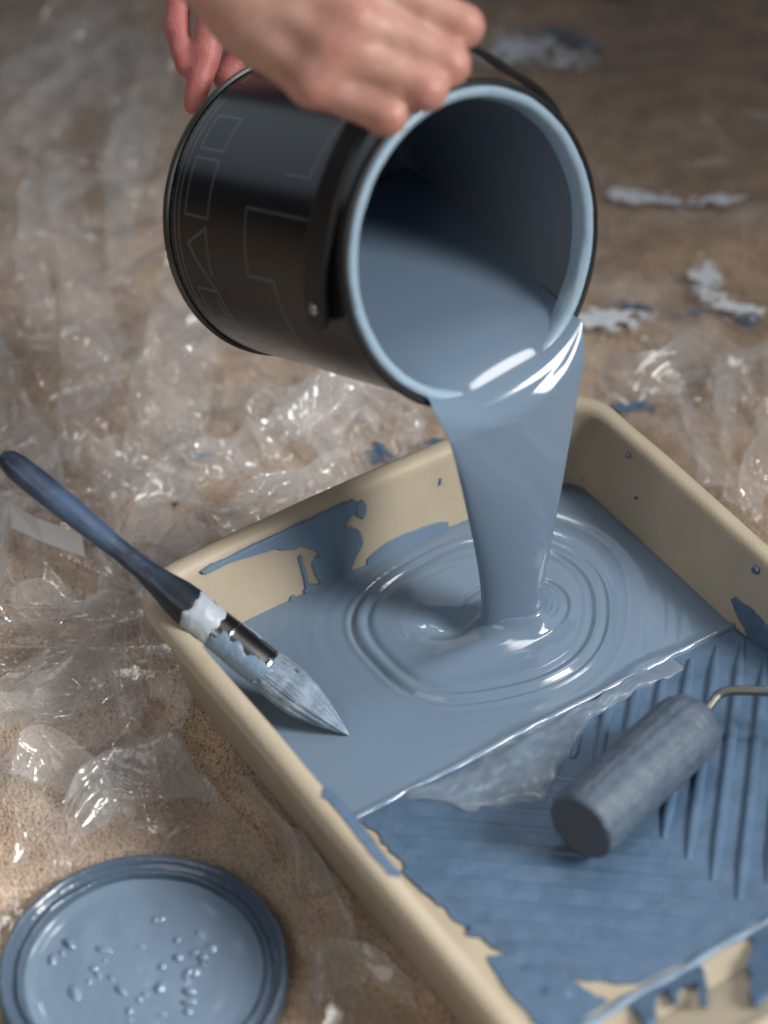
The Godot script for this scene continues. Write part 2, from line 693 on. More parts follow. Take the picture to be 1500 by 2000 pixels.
# folds of the sheet that lie over: the two edges of each, on the floor
func folds() -> Array:
	return [
		[[V2(-0.1339, -1.1882), V2(-0.1420, -1.1374), V2(-0.1464, -1.0891), V2(-0.1482, -1.0432), V2(-0.1473, -1.0059)],
		 [V2(-0.1001, -1.1479), V2(-0.1019, -1.0992), V2(-0.1024, -1.0573), V2(-0.1020, -1.0261), V2(-0.1014, -0.9937)]],
		[[V2(-0.2379, -1.1360), V2(-0.2072, -1.0697), V2(-0.1881, -1.0293), V2(-0.1743, -0.9885)],
		 [V2(-0.2355, -1.0693), V2(-0.2162, -1.0334), V2(-0.2005, -0.9988), V2(-0.1812, -0.9779)]],
		[[V2(-0.2271, -1.3316), V2(-0.2153, -1.2625), V2(-0.2056, -1.2082), V2(-0.1944, -1.1466), V2(-0.1905, -1.0885), V2(-0.1876, -1.0249)],
		 [V2(-0.2051, -1.3320), V2(-0.1895, -1.2573), V2(-0.1702, -1.1877), V2(-0.1580, -1.1372), V2(-0.1623, -1.0889), V2(-0.1745, -1.0251)]],
		[[V2(-0.2079, -1.0008), V2(-0.2064, -0.9570), V2(-0.1965, -0.9211), V2(-0.1772, -0.9020), V2(-0.1553, -0.9003), V2(-0.1322, -0.9160)],
		 [V2(-0.2206, -0.9985), V2(-0.2165, -0.9487), V2(-0.2034, -0.9055), V2(-0.1805, -0.8830), V2(-0.1497, -0.8834), V2(-0.1258, -0.9045)]],
		[[V2(-0.1562, -0.9535), V2(-0.1505, -0.9217), V2(-0.1517, -0.8909), V2(-0.1669, -0.8683), V2(-0.1998, -0.8551)],
		 [V2(-0.1447, -0.9496), V2(-0.1348, -0.9141), V2(-0.1356, -0.8761), V2(-0.1515, -0.8467), V2(-0.1930, -0.8214)]],
		[[V2(-0.1442, -1.0102), V2(-0.1081, -1.0304), V2(-0.0739, -1.0487), V2(-0.0337, -1.0906), V2(-0.0114, -1.1124)],
		 [V2(-0.1382, -0.9890), V2(-0.1008, -1.0065), V2(-0.0673, -1.0309), V2(-0.0273, -1.0721), V2(-0.0037, -1.1005)]],
		[[V2(0.1933, -1.1224), V2(0.1919, -1.0843), V2(0.1897, -1.0432), V2(0.1913, -0.9996)],
		 [V2(0.2132, -1.1227), V2(0.2058, -1.0799), V2(0.1993, -1.0389), V2(0.1962, -0.9975)]],
		[[V2(0.1381, -1.0743), V2(0.1569, -1.0472), V2(0.1683, -1.0252), V2(0.1760, -1.0079)],
		 [V2(0.1519, -1.0791), V2(0.1709, -1.0564), V2(0.1807, -1.0342), V2(0.1870, -1.0081)]],
		[[V2(-0.1463, -0.8759), V2(-0.1329, -0.8291), V2(-0.1159, -0.7949), V2(-0.1043, -0.7750)],
		 [V2(-0.1309, -0.8836), V2(-0.1142, -0.8399), V2(-0.0963, -0.8053), V2(-0.0872, -0.7818)]],
		[[V2(-0.0461, -0.7627), V2(-0.0303, -0.7311), V2(-0.0224, -0.7067), V2(-0.0125, -0.6831)],
		 [V2(-0.0362, -0.7660), V2(-0.0181, -0.7343), V2(-0.0105, -0.7129), V2(-0.0006, -0.6891)]],
		[[V2(-0.2595, -1.3614), V2(-0.2411, -1.3802), V2(-0.2151, -1.4317), V2(-0.1817, -1.4995)],
		 [V2(-0.2536, -1.3135), V2(-0.2267, -1.3436), V2(-0.1979, -1.3998), V2(-0.1656, -1.4792)]],
		[[V2(-0.1986, -1.4451), V2(-0.1853, -1.3564), V2(-0.1813, -1.2742), V2(-0.1702, -1.1877)],
		 [V2(-0.1808, -1.4454), V2(-0.1648, -1.3567), V2(-0.1625, -1.2745), V2(-0.1562, -1.1983)]],
		[[V2(-0.1905, -0.8008), V2(-0.1681, -0.8062), V2(-0.1464, -0.7945), V2(-0.1292, -0.7715)],
		 [V2(-0.1880, -0.7807), V2(-0.1684, -0.7859), V2(-0.1495, -0.7745), V2(-0.1352, -0.7552)]],
		[[V2(0.1705, -1.1617), V2(0.1918, -1.1224), V2(0.2122, -1.1130), V2(0.2347, -1.1230)],
		 [V2(0.1738, -1.1270), V2(0.1921, -1.0937), V2(0.2123, -1.0846), V2(0.2308, -1.0895)]],
		[[V2(-0.0943, -1.0993), V2(-0.0573, -1.0763), V2(-0.0279, -1.1002), V2(0.0024, -1.0818)],
		 [V2(-0.0960, -1.0758), V2(-0.0564, -1.0534), V2(-0.0303, -1.0721), V2(-0.0034, -1.0541)]],
		[[V2(-0.2335, -1.3138), V2(-0.2336, -1.2566), V2(-0.2298, -1.1973), V2(-0.2160, -1.1463)],
		 [V2(-0.2101, -1.3141), V2(-0.2101, -1.2514), V2(-0.2092, -1.1976), V2(-0.1959, -1.1466)]],
		[[V2(-0.1661, -1.4860), V2(-0.1706, -1.4066), V2(-0.1768, -1.3565), V2(-0.1866, -1.3145)],
		 [V2(-0.1470, -1.4460), V2(-0.1473, -1.3755), V2(-0.1535, -1.3209), V2(-0.1615, -1.2745)]],
		[[V2(-0.1763, -1.0428), V2(-0.1646, -1.0121), V2(-0.1585, -0.9782), V2(-0.1622, -0.9575)],
		 [V2(-0.1577, -1.0476), V2(-0.1462, -1.0167), V2(-0.1451, -0.9868), V2(-0.1468, -0.9577)]],
		[[V2(-0.0937, -0.9832), V2(-0.0660, -1.0005), V2(-0.0406, -1.0138), V2(-0.0208, -1.0360)],
		 [V2(-0.0899, -0.9666), V2(-0.0624, -0.9815), V2(-0.0373, -0.9966), V2(-0.0146, -1.0163)]],
		[[V2(-0.1388, -0.9456), V2(-0.1304, -0.9102), V2(-0.1249, -0.8762), V2(-0.1171, -0.8435)],
		 [V2(-0.1249, -0.9458), V2(-0.1140, -0.9104), V2(-0.1031, -0.8691), V2(-0.0959, -0.8402)]],
		[[V2(-0.1908, -0.8462), V2(-0.1706, -0.8536), V2(-0.1509, -0.8685), V2(-0.1393, -0.8872)],
		 [V2(-0.1827, -0.8215), V2(-0.1601, -0.8288), V2(-0.1407, -0.8432), V2(-0.1264, -0.8614)]],
		[[V2(-0.1571, -0.7744), V2(-0.1388, -0.7946), V2(-0.1144, -0.8085), V2(-0.0937, -0.8053)],
		 [V2(-0.1494, -0.7487), V2(-0.1286, -0.7650), V2(-0.1046, -0.7783), V2(-0.0792, -0.7753)]],
		[[V2(-0.2697, -1.4440), V2(-0.2428, -1.4577), V2(-0.2204, -1.4851), V2(-0.2025, -1.5272)],
		 [V2(-0.2642, -1.3988), V2(-0.2307, -1.4120), V2(-0.2022, -1.4451), V2(-0.1812, -1.4926)]],
		[[V2(-0.0638, -1.0902), V2(-0.0566, -1.0580), V2(-0.0443, -1.0401), V2(-0.0322, -1.0270)],
		 [V2(-0.0429, -1.0976), V2(-0.0333, -1.0720), V2(-0.0211, -1.0539), V2(-0.0091, -1.0406)]],
		[[V2(-0.0334, -1.0766), V2(-0.0157, -1.0909), V2(0.0054, -1.0772), V2(0.0232, -1.0590)],
		 [V2(-0.0298, -1.0493), V2(-0.0123, -1.0654), V2(0.0055, -1.0542), V2(0.0172, -1.0409)]],
		[[V2(0.1245, -1.1215), V2(0.1422, -1.1121), V2(0.1643, -1.1220), V2(0.1843, -1.1419)],
		 [V2(0.1288, -1.0929), V2(0.1463, -1.0837), V2(0.1680, -1.0934), V2(0.1909, -1.1127)]],
		[[V2(0.1943, -0.9953), V2(0.2065, -1.0301), V2(0.2163, -1.0662), V2(0.2253, -1.0942)],
		 [V2(0.2072, -0.9829), V2(0.2201, -1.0215), V2(0.2301, -1.0572), V2(0.2363, -1.0849)]],
		[[V2(0.1627, -1.1028), V2(0.1654, -1.0609), V2(0.1745, -1.0297), V2(0.1870, -1.0081)],
		 [V2(0.1779, -1.1030), V2(0.1825, -1.0703), V2(0.1899, -1.0387), V2(0.1960, -1.0125)]],
		[[V2(-0.0753, -0.7954), V2(-0.0562, -0.7658), V2(-0.0454, -0.7435), V2(-0.0372, -0.7187)],
		 [V2(-0.0625, -0.7955), V2(-0.0439, -0.7724), V2(-0.0308, -0.7500), V2(-0.0228, -0.7250)]],
		[[V2(-0.0334, -0.6712), V2(-0.0244, -0.6859), V2(-0.0054, -0.6861), V2(0.0136, -0.6717)],
		 [V2(-0.0283, -0.6542), V2(-0.0169, -0.6657), V2(-0.0028, -0.6687), V2(0.0182, -0.6547)]],
		[[V2(-0.1138, -0.9872), V2(-0.1147, -0.9581), V2(-0.1243, -0.9378), V2(-0.1378, -0.9337)],
		 [V2(-0.0991, -0.9790), V2(-0.1004, -0.9542), V2(-0.1127, -0.9300), V2(-0.1310, -0.9180)]]]

func flat_path(pts: Array, each := 10) -> PackedVector2Array:
	var p3 := []
	for q in pts:
		p3.append(Vector3(q.x, 0, q.y))
	var o := PackedVector2Array()
	for q in smooth_path(p3, each):
		o.append(Vector2(q.x, q.z))
	return o

# a fold: film rising from one edge, bulging over and coming down on the other, creased along its run
func fold_mesh(a: Array, b: Array, sd: int) -> ArrayMesh:
	var pa := flat_path(a, 6)
	var pb := flat_path(b, 6)
	var n := mini(pa.size(), pb.size())
	var fine := 7
	var rows := (n - 1) * fine + 1
	var cols := 44
	var n1 := noise(sd, 42.0, 1)
	var n2 := noise(sd + 1, 95.0, 1)
	var n3 := noise(sd + 2, 10.0, 2)
	var n4 := noise(sd + 3, 26.0, 1)
	var v := PackedVector3Array()
	for r in rows:
		var f := float(r) / fine
		var k := mini(int(f), n - 2)
		var p := pa[k].lerp(pa[k + 1], f - k)
		var q := pb[k].lerp(pb[k + 1], f - k)
		var run := float(r) / (rows - 1)
		var end := smoothstep(0.0, 0.22, run) * smoothstep(1.0, 0.78, run)
		var wd := p.distance_to(q)
		var far := run * pa[0].distance_to(pa[n - 1])
		var high := (0.015 + 0.011 * n3.get_noise_2d(far, sd * 3.7)) * (0.1 + 0.9 * end)
		for c in cols:
			var g := float(c) / (cols - 1)
			var h: float
			var u: float
			if g < 0.22:
				var e := g / 0.22
				u = -0.05 * sin(e * PI) + 0.08 * e * e
				h = high * sin(e * PI * 0.5)
			else:
				var e := (g - 0.22) / 0.78
				u = 0.08 + 0.92 * e
				h = high * pow(1.0 - e, 1.7)
			var w := p.lerp(q, u) + (q - p).normalized() * (0.006 * n4.get_noise_2d(far, sd * 1.3) * sin(g * PI))
			var wide := u * wd
			# pleats run along the fold, kinked here and there
			var skew := 0.012 * n4.get_noise_2d(far * 0.7, 5.0)
			var jag := 0.0034 * crease(clampf(1.8 * n1.get_noise_2d(wide + skew, far * 0.22), -1, 1)) + 0.0015 * crease(clampf(1.8 * n2.get_noise_2d(wide + skew, far * 0.35), -1, 1))
			h += jag * sin(g * PI) * (0.35 + 0.65 * end)
			v.append(Vector3(w.x, sheet_at(w.x, w.y) + 0.0014 + maxf(h, 0.0), w.y))
	return lattice(v, rows, cols)

func crease(v: float) -> float:
	var c := 1.0 - absf(v)
	return c * c * c

# how crumpled the sheet is: lively on the left and at the right edge, calm in the flat middle
func liveness(x: float, z: float) -> float:
	var live := 0.30 + 0.70 * smoothstep(0.04, -0.10, x + 0.12 * (z + 1.0)) + 0.6 * smoothstep(0.16, 0.22, x) * smoothstep(-1.2, -1.05, z)
	if z < -1.12:
		live *= lerpf(1.0, 0.35, smoothstep(-0.05, 0.12, x))
	return live

var FN := []

# height of the long folds of one thickness of film
func folded(x: float, z: float, live: float, which: int) -> float:
	var f: Array = FN[which]
	var lean := 0.30 if which == 0 else -0.22
	var s: float = x + 0.085 * f[0].get_noise_2d(x, z) + lean * (z + 1.0)
	var t: float = z + 0.05 * f[1].get_noise_2d(x, z)
	var m: float = clampf(0.55 + 1.3 * f[5].get_noise_2d(x, z), 0.03, 1.0)
	var m2: float = clampf(0.38 + 1.5 * f[6].get_noise_2d(x, z), 0.0, 1.0)
	var h: float = live * 0.016 * m * crease(clampf(1.9 * f[2].get_noise_2d(s, t * 0.24), -1, 1))
	h += live * 0.0062 * m2 * crease(clampf(1.9 * f[3].get_noise_2d(s + 0.02 * m, t * 0.27), -1, 1))
	h += live * 0.0017 * m2 * m * crease(clampf(1.9 * f[4].get_noise_2d(s, t * 0.4), -1, 1))
	return h

func build_sheet() -> void:
	SH.resize(SNX * SNZ)
	var big := noise(41, 7.0, 2)
	for k in 2:
		var o := 20 * k
		FN.append([noise(42 + o, 5.0, 2), noise(43 + o, 4.0, 2), noise(44 + o, 11.0, 1), noise(45 + o, 27.0, 1), noise(46 + o, 64.0, 1), noise(47 + o, 6.0, 2), noise(48 + o, 9.0, 2)])
	for j in SNZ:
		var z := SZ0 + j * SS
		for i in SNX:
			var x := SX0 + i * SS
			# long folds: noise drawn out along a wandering direction
			var live := liveness(x, z)
			var h := 0.0035 + 0.0025 * (0.5 + big.get_noise_2d(x, z))
			h += folded(x, z, live, 0)
			# flat under the tray and the lid
			var q := to_tray(Vector3(x, 0, z))
			var d := maxf(maxf(0.012 - q.x, q.x - (TW - 0.012)), maxf(0.012 - q.y, q.y - (TL - 0.012)))
			h = lerpf(0.0028, h, smoothstep(0.0, 0.03, d))
			var dl := Vector2(x - LID_AT.x, z - LID_AT.z).length() - 0.066
			h = lerpf(0.0028, h, smoothstep(0.0, 0.02, dl))
			SH[j * SNX + i] = h
	var v := PackedVector3Array()
	var ix := PackedInt32Array()
	for j in SNZ:
		for i in SNX:
			v.append(Vector3(SX0 + i * SS, SH[j * SNX + i], SZ0 + j * SS))
	for j in SNZ - 1:
		for i in SNX - 1:
			var a := j * SNX + i
			ix.append_array([a, a + 1, a + SNX, a + 1, a + SNX + 1, a + SNX])
	var o := put("plastic_sheet", make(v, ix), M.film)
	# a second thickness of the same sheet lies loose over the left and the back
	var v2 := PackedVector3Array()
	var ix2 := PackedInt32Array()
	var inside := PackedByteArray()
	var edge := noise(59, 7.0, 3)
	for j in SNZ:
		for i in SNX:
			var x := SX0 + i * SS
			var z := SZ0 + j * SS
			var q := to_tray(Vector3(x, 0, z))
			var d := maxf(maxf(0.004 - q.x, q.x - (TW - 0.004)), maxf(0.004 - q.y, q.y - (TL - 0.004)))
			var lim := minf(minf(d, Vector2(x - LID_AT.x, z - LID_AT.z).length() - 0.068) - 0.005, 0.05 - x + 0.08 * edge.get_noise_2d(x, z))
			inside.append(1 if lim > 0.0 else 0)
			var rise := smoothstep(0.0, 0.05, lim)
			v2.append(Vector3(x, SH[j * SNX + i] * (1.0 - 0.7 * rise) + 0.0012 + rise * (0.003 + folded(x, z, liveness(x, z) * 1.15, 1)), z))
	for j in SNZ - 1:
		for i in SNX - 1:
			var a := j * SNX + i
			if inside[a] + inside[a + 1] + inside[a + SNX] + inside[a + SNX + 1] == 4:
				ix2.append_array([a, a + 1, a + SNX, a + 1, a + SNX + 1, a + SNX])
	put("upper_layer", make(v2, ix2), M.film, o)
	tag(o, "clear crumpled plastic dust sheet spread over the brown carpet", "plastic sheet")
	var k := 0
	for f in folds():
		put("fold", fold_mesh(f[0], f[1], 400 + 10 * k), M.film_fold, o)
		k += 1

# ------------------------------------------------------------------ tray
func ring(inset: float, y: float, r: float, wob: FastNoiseLite) -> PackedVector3Array:
	var out := PackedVector3Array()
	var w := TW - 2.0 * inset
	var l := TL - 2.0 * inset
	var cx := [inset + r, inset + w - r, inset + w - r, inset + r]
	var cz := [inset + r, inset + r, inset + l - r, inset + l - r]
	for c in 4:
		var a0 := PI + c * PI / 2
		for s in 9:
			var a := a0 + PI / 2 * s / 8.0
			out.append(Vector3(cx[c] + cos(a) * r, y, cz[c] + sin(a) * r))
		var nx := (c + 1) % 4
		var a1 := a0 + PI / 2
		var p0 := Vector3(cx[c] + cos(a1) * r, y, cz[c] + sin(a1) * r)
		var p1 := Vector3(cx[nx] + cos(a1) * r, y, cz[nx] + sin(a1) * r)
		for s in range(1, 16):
			out.append(p0.lerp(p1, s / 16.0))
	for i in out.size():
		var p := out[i]
		var q := 0.0009 * wob.get_noise_3d(p.x, p.y * 0.5, p.z)
		if p.z < 0.06:
			p.z -= bow(p.x)
		out[i] = p + Vector3(q, q * 0.3, q)
	return out

# the long back wall bulges outwards a little
func bow(a: float) -> float:
	return 0.005 * sin(PI * clampf(a / TW, 0.0, 1.0))

func ramp_y(b: float) -> float:
	return 0.031 + 0.1534 * (b - 0.165)

func build_tray() -> void:
	var t := node("paint_tray", TRAY_AT, TRAY_YAW)
	tag(t, "tan plastic roller tray coated with blue-grey paint, standing on the plastic sheet", "paint tray")
	var wob := noise(51, 9.0, 2)
	# back, left and right walls: rings from the outer foot over the rolled rim to the inside
	var prof := [[0.020, 0.0045], [0.017, 0.012], [0.0075, 0.060], [0.004, 0.0655], [0.0008, 0.0675], [0.0, 0.0700], [0.0012, 0.0732], [0.0040, 0.0752], [0.0075, 0.0757], [0.0105, 0.0748], [0.0125, 0.0722], [0.0133, 0.0690], [0.0225, 0.031], [0.0265, 0.013], [0.029, 0.0095], [0.034, 0.0085]]
	var v := PackedVector3Array()
	var cols := 0
	for pr in prof:
		var r := ring(pr[0], pr[1], 0.027 - 0.5 * pr[0], wob)
		# the front wall leans outwards: carry its inside towards the ramp's top edge
		for i in r.size():
			var p := r[i]
			if pr[0] > 0.0125 and p.z > TL * 0.5:
				var k := clampf((p.z - 0.30) / 0.055, 0.0, 1.0)
				var y := p.y
				if y < 0.072:
					p.z = lerpf(p.z, p.z - (0.072 - y) * 1.75, k)
			r[i] = p
		cols = r.size()
		v.append_array(r)
	put("pan", lattice(v, prof.size(), cols, true, null, true, true), M.tan, t)
	# ramp
	var rv := PackedVector3Array()
	for j in 40:
		var b := lerpf(0.03, 0.345, j / 39.0)
		for i in 30:
			var ins := 0.0205 + (0.031 - ramp_y(b)) * 0.235
			var a := lerpf(ins, TW - ins, i / 29.0)
			rv.append(Vector3(a, ramp_y(b) - 0.0004, b))
	put("ramp", lattice(rv, 40, 30), M.tan, t)
	# dried paint over the ramp, ragged along its left edge
	var edge := [V2(0.030, 0.150), V2(0.0361, 0.1675), V2(0.0369, 0.1734), V2(0.0361, 0.1798), V2(0.0360, 0.1868), V2(0.0353, 0.1931), V2(0.0360, 0.1988), V2(0.0349, 0.2031), V2(0.0315, 0.2038), V2(0.0322, 0.2095), V2(0.0322, 0.2162), V2(0.0329, 0.2234), V2(0.0322, 0.2311), V2(0.0344, 0.2376), V2(0.0329, 0.2414), V2(0.0369, 0.2533), V2(0.0318, 0.2541), V2(0.0369, 0.2628), V2(0.0375, 0.2696), V2(0.0436, 0.2797), V2(0.0318, 0.2714), V2(0.0275, 0.2881), V2(0.0261, 0.3108), V2(0.0255, 0.3162), V2(0.0290, 0.3290), V2(0.0387, 0.3262), V2(0.0580, 0.3240), V2(0.0536, 0.3125), V2(0.0510, 0.2984), V2(0.0579, 0.3098), V2(0.0681, 0.3198), V2(0.0748, 0.3241), V2(0.10, 0.326), V2(0.15, 0.327), V2(0.20, 0.327), V2(0.262, 0.327), V2(0.266, 0.25), V2(0.267, 0.15)]
	var up := Vector3(0, 1, -0.1534).normalized()
	var ey := Vector3(0, 0.1534, 1)
	var o := Vector3(0, ramp_y(0), 0)
	var cp := coat(ragged(edge, 0.0012, 2, 5), o, Vector3.RIGHT, ey, up, 0.0005, 0.0)
	put("paint_coat", cp, M.dry, t)
	# chevron ribs, each a bar of its own, meeting near the middle line
	var s45 := sqrt(0.5)
	for side in 2:
		var dirx := 1.0 if side == 0 else -1.0
		for k in 17:
			var c := 0.1905 + 0.0175 * k
			var a0 := 0.1405 if side == 0 else 0.1365
			var b0 := c
			if b0 > 0.312:
				a0 += dirx * (b0 - 0.312)
				b0 = 0.312
			var a1 := 0.2635 if side == 0 else 0.0385
			var b1 := b0 - absf(a1 - a0)
			if b1 < 0.168:
				a1 = a0 + dirx * (b0 - 0.168)
				b1 = 0.168
			var len := absf(a1 - a0)
			if (dirx > 0 and a0 > 0.258) or (dirx < 0 and a0 < 0.046) or len < 0.004:
				continue
			var path := PackedVector3Array()
			var rad := []
			var n := 9
			for i in n:
				var f := i / (n - 1.0)
				var a := lerpf(a0, a1, f)
				var b := lerpf(b0, b1, f)
				path.append(Vector3(a, ramp_y(b) + (0.0002 if side == 0 else -0.0008), b))
				rad.append(0.0017 if i == 0 or i == n - 1 else 0.0031)
			put("rib", tube(path, rad, 8, 0.8, up), M.dry, t)
	# bumps of paint at the front ends of the left ribs
	# paint marks on the back wall
	var by := Vector3(0, -0.042, 0.010).normalized()
	var bo := Vector3(0, 0.0722, 0.0126)
	var bn := Vector3(0, 0.010, 0.042).normalized()
	var main := [V2(0.0386, -0.0055), V2(0.0409, -0.0070), V2(0.0499, -0.0075), V2(0.0658, -0.0066), V2(0.0840, -0.0062), V2(0.0987, -0.0080), V2(0.1131, -0.0073), V2(0.1255, -0.0061), V2(0.1316, -0.0050), V2(0.1336, -0.0010), V2(0.1324, 0.0037), V2(0.1267, 0.0064), V2(0.1241, 0.0095), V2(0.1258, 0.0118), V2(0.1295, 0.0124), V2(0.1331, 0.0166), V2(0.1340, 0.0223), V2(0.1309, 0.0273), V2(0.1272, 0.0309), V2(0.1237, 0.0358), V2(0.1259, 0.0430), V2(0.1084, 0.0440), V2(0.1057, 0.0356), V2(0.1031, 0.0286), V2(0.1026, 0.0220), V2(0.1047, 0.0192), V2(0.1079, 0.0196), V2(0.1055, 0.0143), V2(0.1001, 0.0087), V2(0.0966, 0.0077), V2(0.0929, 0.0086), V2(0.0880, 0.0065), V2(0.0826, 0.0020), V2(0.0774, 0.0027), V2(0.0706, 0.0007), V2(0.0629, -0.0012), V2(0.0529, -0.0016), V2(0.0459, -0.0017), V2(0.0423, -0.0010), V2(0.0396, -0.0027)]
	var marks := [main,
		[V2(0.1337, -0.0015), V2(0.1373, -0.0010), V2(0.1392, 0.0024), V2(0.1380, 0.0072), V2(0.1358, 0.0095), V2(0.1335, 0.0068), V2(0.1330, 0.0029)],
		[V2(0.0952, 0.0144), V2(0.0966, 0.0145), V2(0.0974, 0.0217), V2(0.0983, 0.0327), V2(0.0979, 0.0427), V2(0.0964, 0.0431), V2(0.0966, 0.0330), V2(0.0960, 0.0221)],
		[V2(0.0949, 0.0354), V2(0.0970, 0.0337), V2(0.1011, 0.0346), V2(0.1061, 0.0363), V2(0.1055, 0.0403), V2(0.0994, 0.0386), V2(0.0954, 0.0373)],
		[V2(0.0846, 0.0392), V2(0.0862, 0.0362), V2(0.0884, 0.0354), V2(0.0919, 0.0394), V2(0.0887, 0.0400), V2(0.0859, 0.0407)],
		[V2(0.1329, 0.0440), V2(0.1351, 0.0347), V2(0.1443, 0.0312), V2(0.1543, 0.0298), V2(0.1660, 0.0302), V2(0.1759, 0.0307), V2(0.1867, 0.0335), V2(0.1863, 0.0440), V2(0.1688, 0.0440), V2(0.1529, 0.0440)],
		[V2(0.1841, 0.0093), V2(0.1852, 0.0059), V2(0.1865, 0.0060), V2(0.1857, 0.0094)]]
	var mi := 0
	for mk in marks:
		var q := []
		for p in mk:
			q.append(Vector2(p.x, maxf(p.y + 0.0052, 0.0012)))
		put("paint_smear", coat(ragged(q, 0.0006, 1 if mi != 0 else 2, 20 + mi), bo, Vector3.RIGHT, by, bn, 0.0007, 0.0008, true), M.dry_pale, t)
		mi += 1
	# right wall
	var ro := Vector3(0.2768, 0.0722, 0)
	var ry := Vector3(-0.0095, -0.042, 0).normalized()
	var rn := Vector3(-0.042, 0.0095, 0).normalized()
	var rst := [V2(0.1541, 0.0293), V2(0.1565, 0.0270), V2(0.1654, 0.0259), V2(0.1723, 0.0263), V2(0.1793, 0.0271), V2(0.1946, 0.0259), V2(0.2069, 0.0297), V2(0.25, 0.03), V2(0.25, 0.05), V2(0.1935, 0.0500), V2(0.1795, 0.0470), V2(0.1721, 0.0398), V2(0.1672, 0.0368), V2(0.1623, 0.0349), V2(0.1583, 0.0323)]
	put("paint_smear", coat(ragged(rst, 0.0006, 2, 31), ro, Vector3(0, 0, 1), ry, rn, 0.0007, 0.0008), M.dry, t)
	for q in [[0.0570, 0.0044, 0.0012], [0.1621, 0.0045, 0.0022], [0.0711, 0.0224, 0.0006], [0.030, 0.038, 0.0014]]:
		var ci := []
		for s in 8:
			ci.append(Vector2(q[0] + cos(TAU * s / 8) * q[2], q[1] + sin(TAU * s / 8) * q[2] * 0.8))
		put("paint_spot", coat(ragged(ci, 0.0003, 1, 33), ro, Vector3(0, 0, 1), ry, rn, 0.0005, 0.0008), M.dry, t)
	# rim, left
	var rim := [V2(0.0118, 0.1690), V2(0.0138, 0.1745), V2(0.0142, 0.1878), V2(0.0140, 0.1948), V2(0.0128, 0.2048), V2(0.0127, 0.2162), V2(0.0130, 0.2294), V2(0.0109, 0.2303), V2(0.0076, 0.2278), V2(0.0075, 0.2127), V2(0.0081, 0.2018), V2(0.0085, 0.1908), V2(0.0091, 0.1796), V2(0.0074, 0.1734)]
	put("paint_smear", coat(ragged(rim, 0.0006, 2, 35), Vector3(0, 0.0752, 0), Vector3(1, -0.12, 0), Vector3(0, 0, 1), Vector3.UP, 0.0008, 0.0012), M.dry, t)
	# front wall
	var fo := Vector3(0, 0.0548, 0.330)
	var fy := Vector3(0, 0.0185, 0.0445).normalized()
	var fn := Vector3(0, 0.0445, -0.0185).normalized()
	var f1 := [V2(0.0646, 0.0017), V2(0.0743, 0.0006), V2(0.0897, 0.0013), V2(0.1020, 0.0039), V2(0.0957, 0.0146), V2(0.0871, 0.0267), V2(0.0850, 0.0244), V2(0.0936, 0.0123), V2(0.0872, 0.0073), V2(0.0778, 0.0164), V2(0.0784, 0.0128), V2(0.0824, 0.0063), V2(0.0769, 0.0046), V2(0.0712, 0.0091), V2(0.0636, 0.0197), V2(0.0589, 0.0208), V2(0.0623, 0.0120), V2(0.0630, 0.0060)]
	var f2 := [V2(0.1308, 0.0021), V2(0.1438, 0.0006), V2(0.1750, 0.0016), V2(0.17, 0.0422), V2(0.1097, 0.0412), V2(0.1001, 0.0432), V2(0.1038, 0.0346), V2(0.1135, 0.0258), V2(0.1174, 0.0168), V2(0.1283, 0.0086)]
	for f in [f1, f2]:
		put("paint_smear", coat(ragged(f, 0.0007, 2, 37), fo, Vector3.RIGHT, fy, fn, 0.0007, 0.0012), M.dry, t)
	# a bead of paint along the foot of the front wall
	var fp := PackedVector3Array()
	var fr := []
	for i in 40:
		var a := lerpf(0.036, 0.26, i / 39.0)
		fp.append(Vector3(a, 0.0562, 0.3292 + 0.0006 * sin(i * 0.8)))
		fr.append(0.0022 + 0.0005 * sin(i * 1.7))
	put("paint_bead", tube(fp, fr, 10, 0.8), M.dry_pale, t)

# ------------------------------------------------------------------ pool in the tray
func build_pool() -> void:
	var t := node("paint_pool", TRAY_AT, TRAY_YAW)
	tag(t, "glossy blue-grey wet paint with poured rings, filling the deep end of the tray", "paint")
	var nA := 240
	var nB := 150
	var v := PackedVector3Array()
	var n1 := noise(61, 26.0, 2)
	var ang := noise(62, 0.7, 1)
	for j in nB:
		var b := lerpf(0.016, 0.186, j / (nB - 1.0))
		for i in nA:
			var a := lerpf(0.016, TW - 0.016, i / (nA - 1.0))
			v.append(Vector3(a, POOL_Y + pool_h(a, b, n1, ang), b))
	put("surface", lattice(v, nB, nA), M.wet, t)
	# thick wet smear dragged up the ramp beside the roller
	var sv := PackedVector3Array()
	var uv := noise(63, 70.0, 3)
	var low := noise(64, 24.0, 2)
	var ns := 110
	var nt := 46
	for j in nt:
		var f := j / (nt - 1.0)
		for i in ns:
			var g := i / (ns - 1.0)
			var a := lerpf(0.060, 0.228, g)
			var reach := 0.012 + 0.034 * clampf(1.0 - absf(g - 0.30) / 0.33, 0.0, 1.0) + 0.004 * low.get_noise_2d(a * 1.5, 0.3)
			if g < 0.1:
				reach *= 0.3 + 7.0 * g
			var b := 0.161 + f * reach + 0.003 * low.get_noise_2d(a, 0.9)
			var edge := clampf(minf(minf(f * 5.0, (1.0 - f) * 7.0), minf(g * 14.0, (1.0 - g) * 5.0)), 0.0, 1.0)
			var h := sqrt(edge) * (0.0036 + 0.0008 * uv.get_noise_2d(a, b) + 0.0016 * low.get_noise_2d(a, b)) - 0.0010
			sv.append(Vector3(a, ramp_y(b) + h + 0.0006, b))
	put("wet_smear", lattice(sv, nt, ns), M.thick, t)

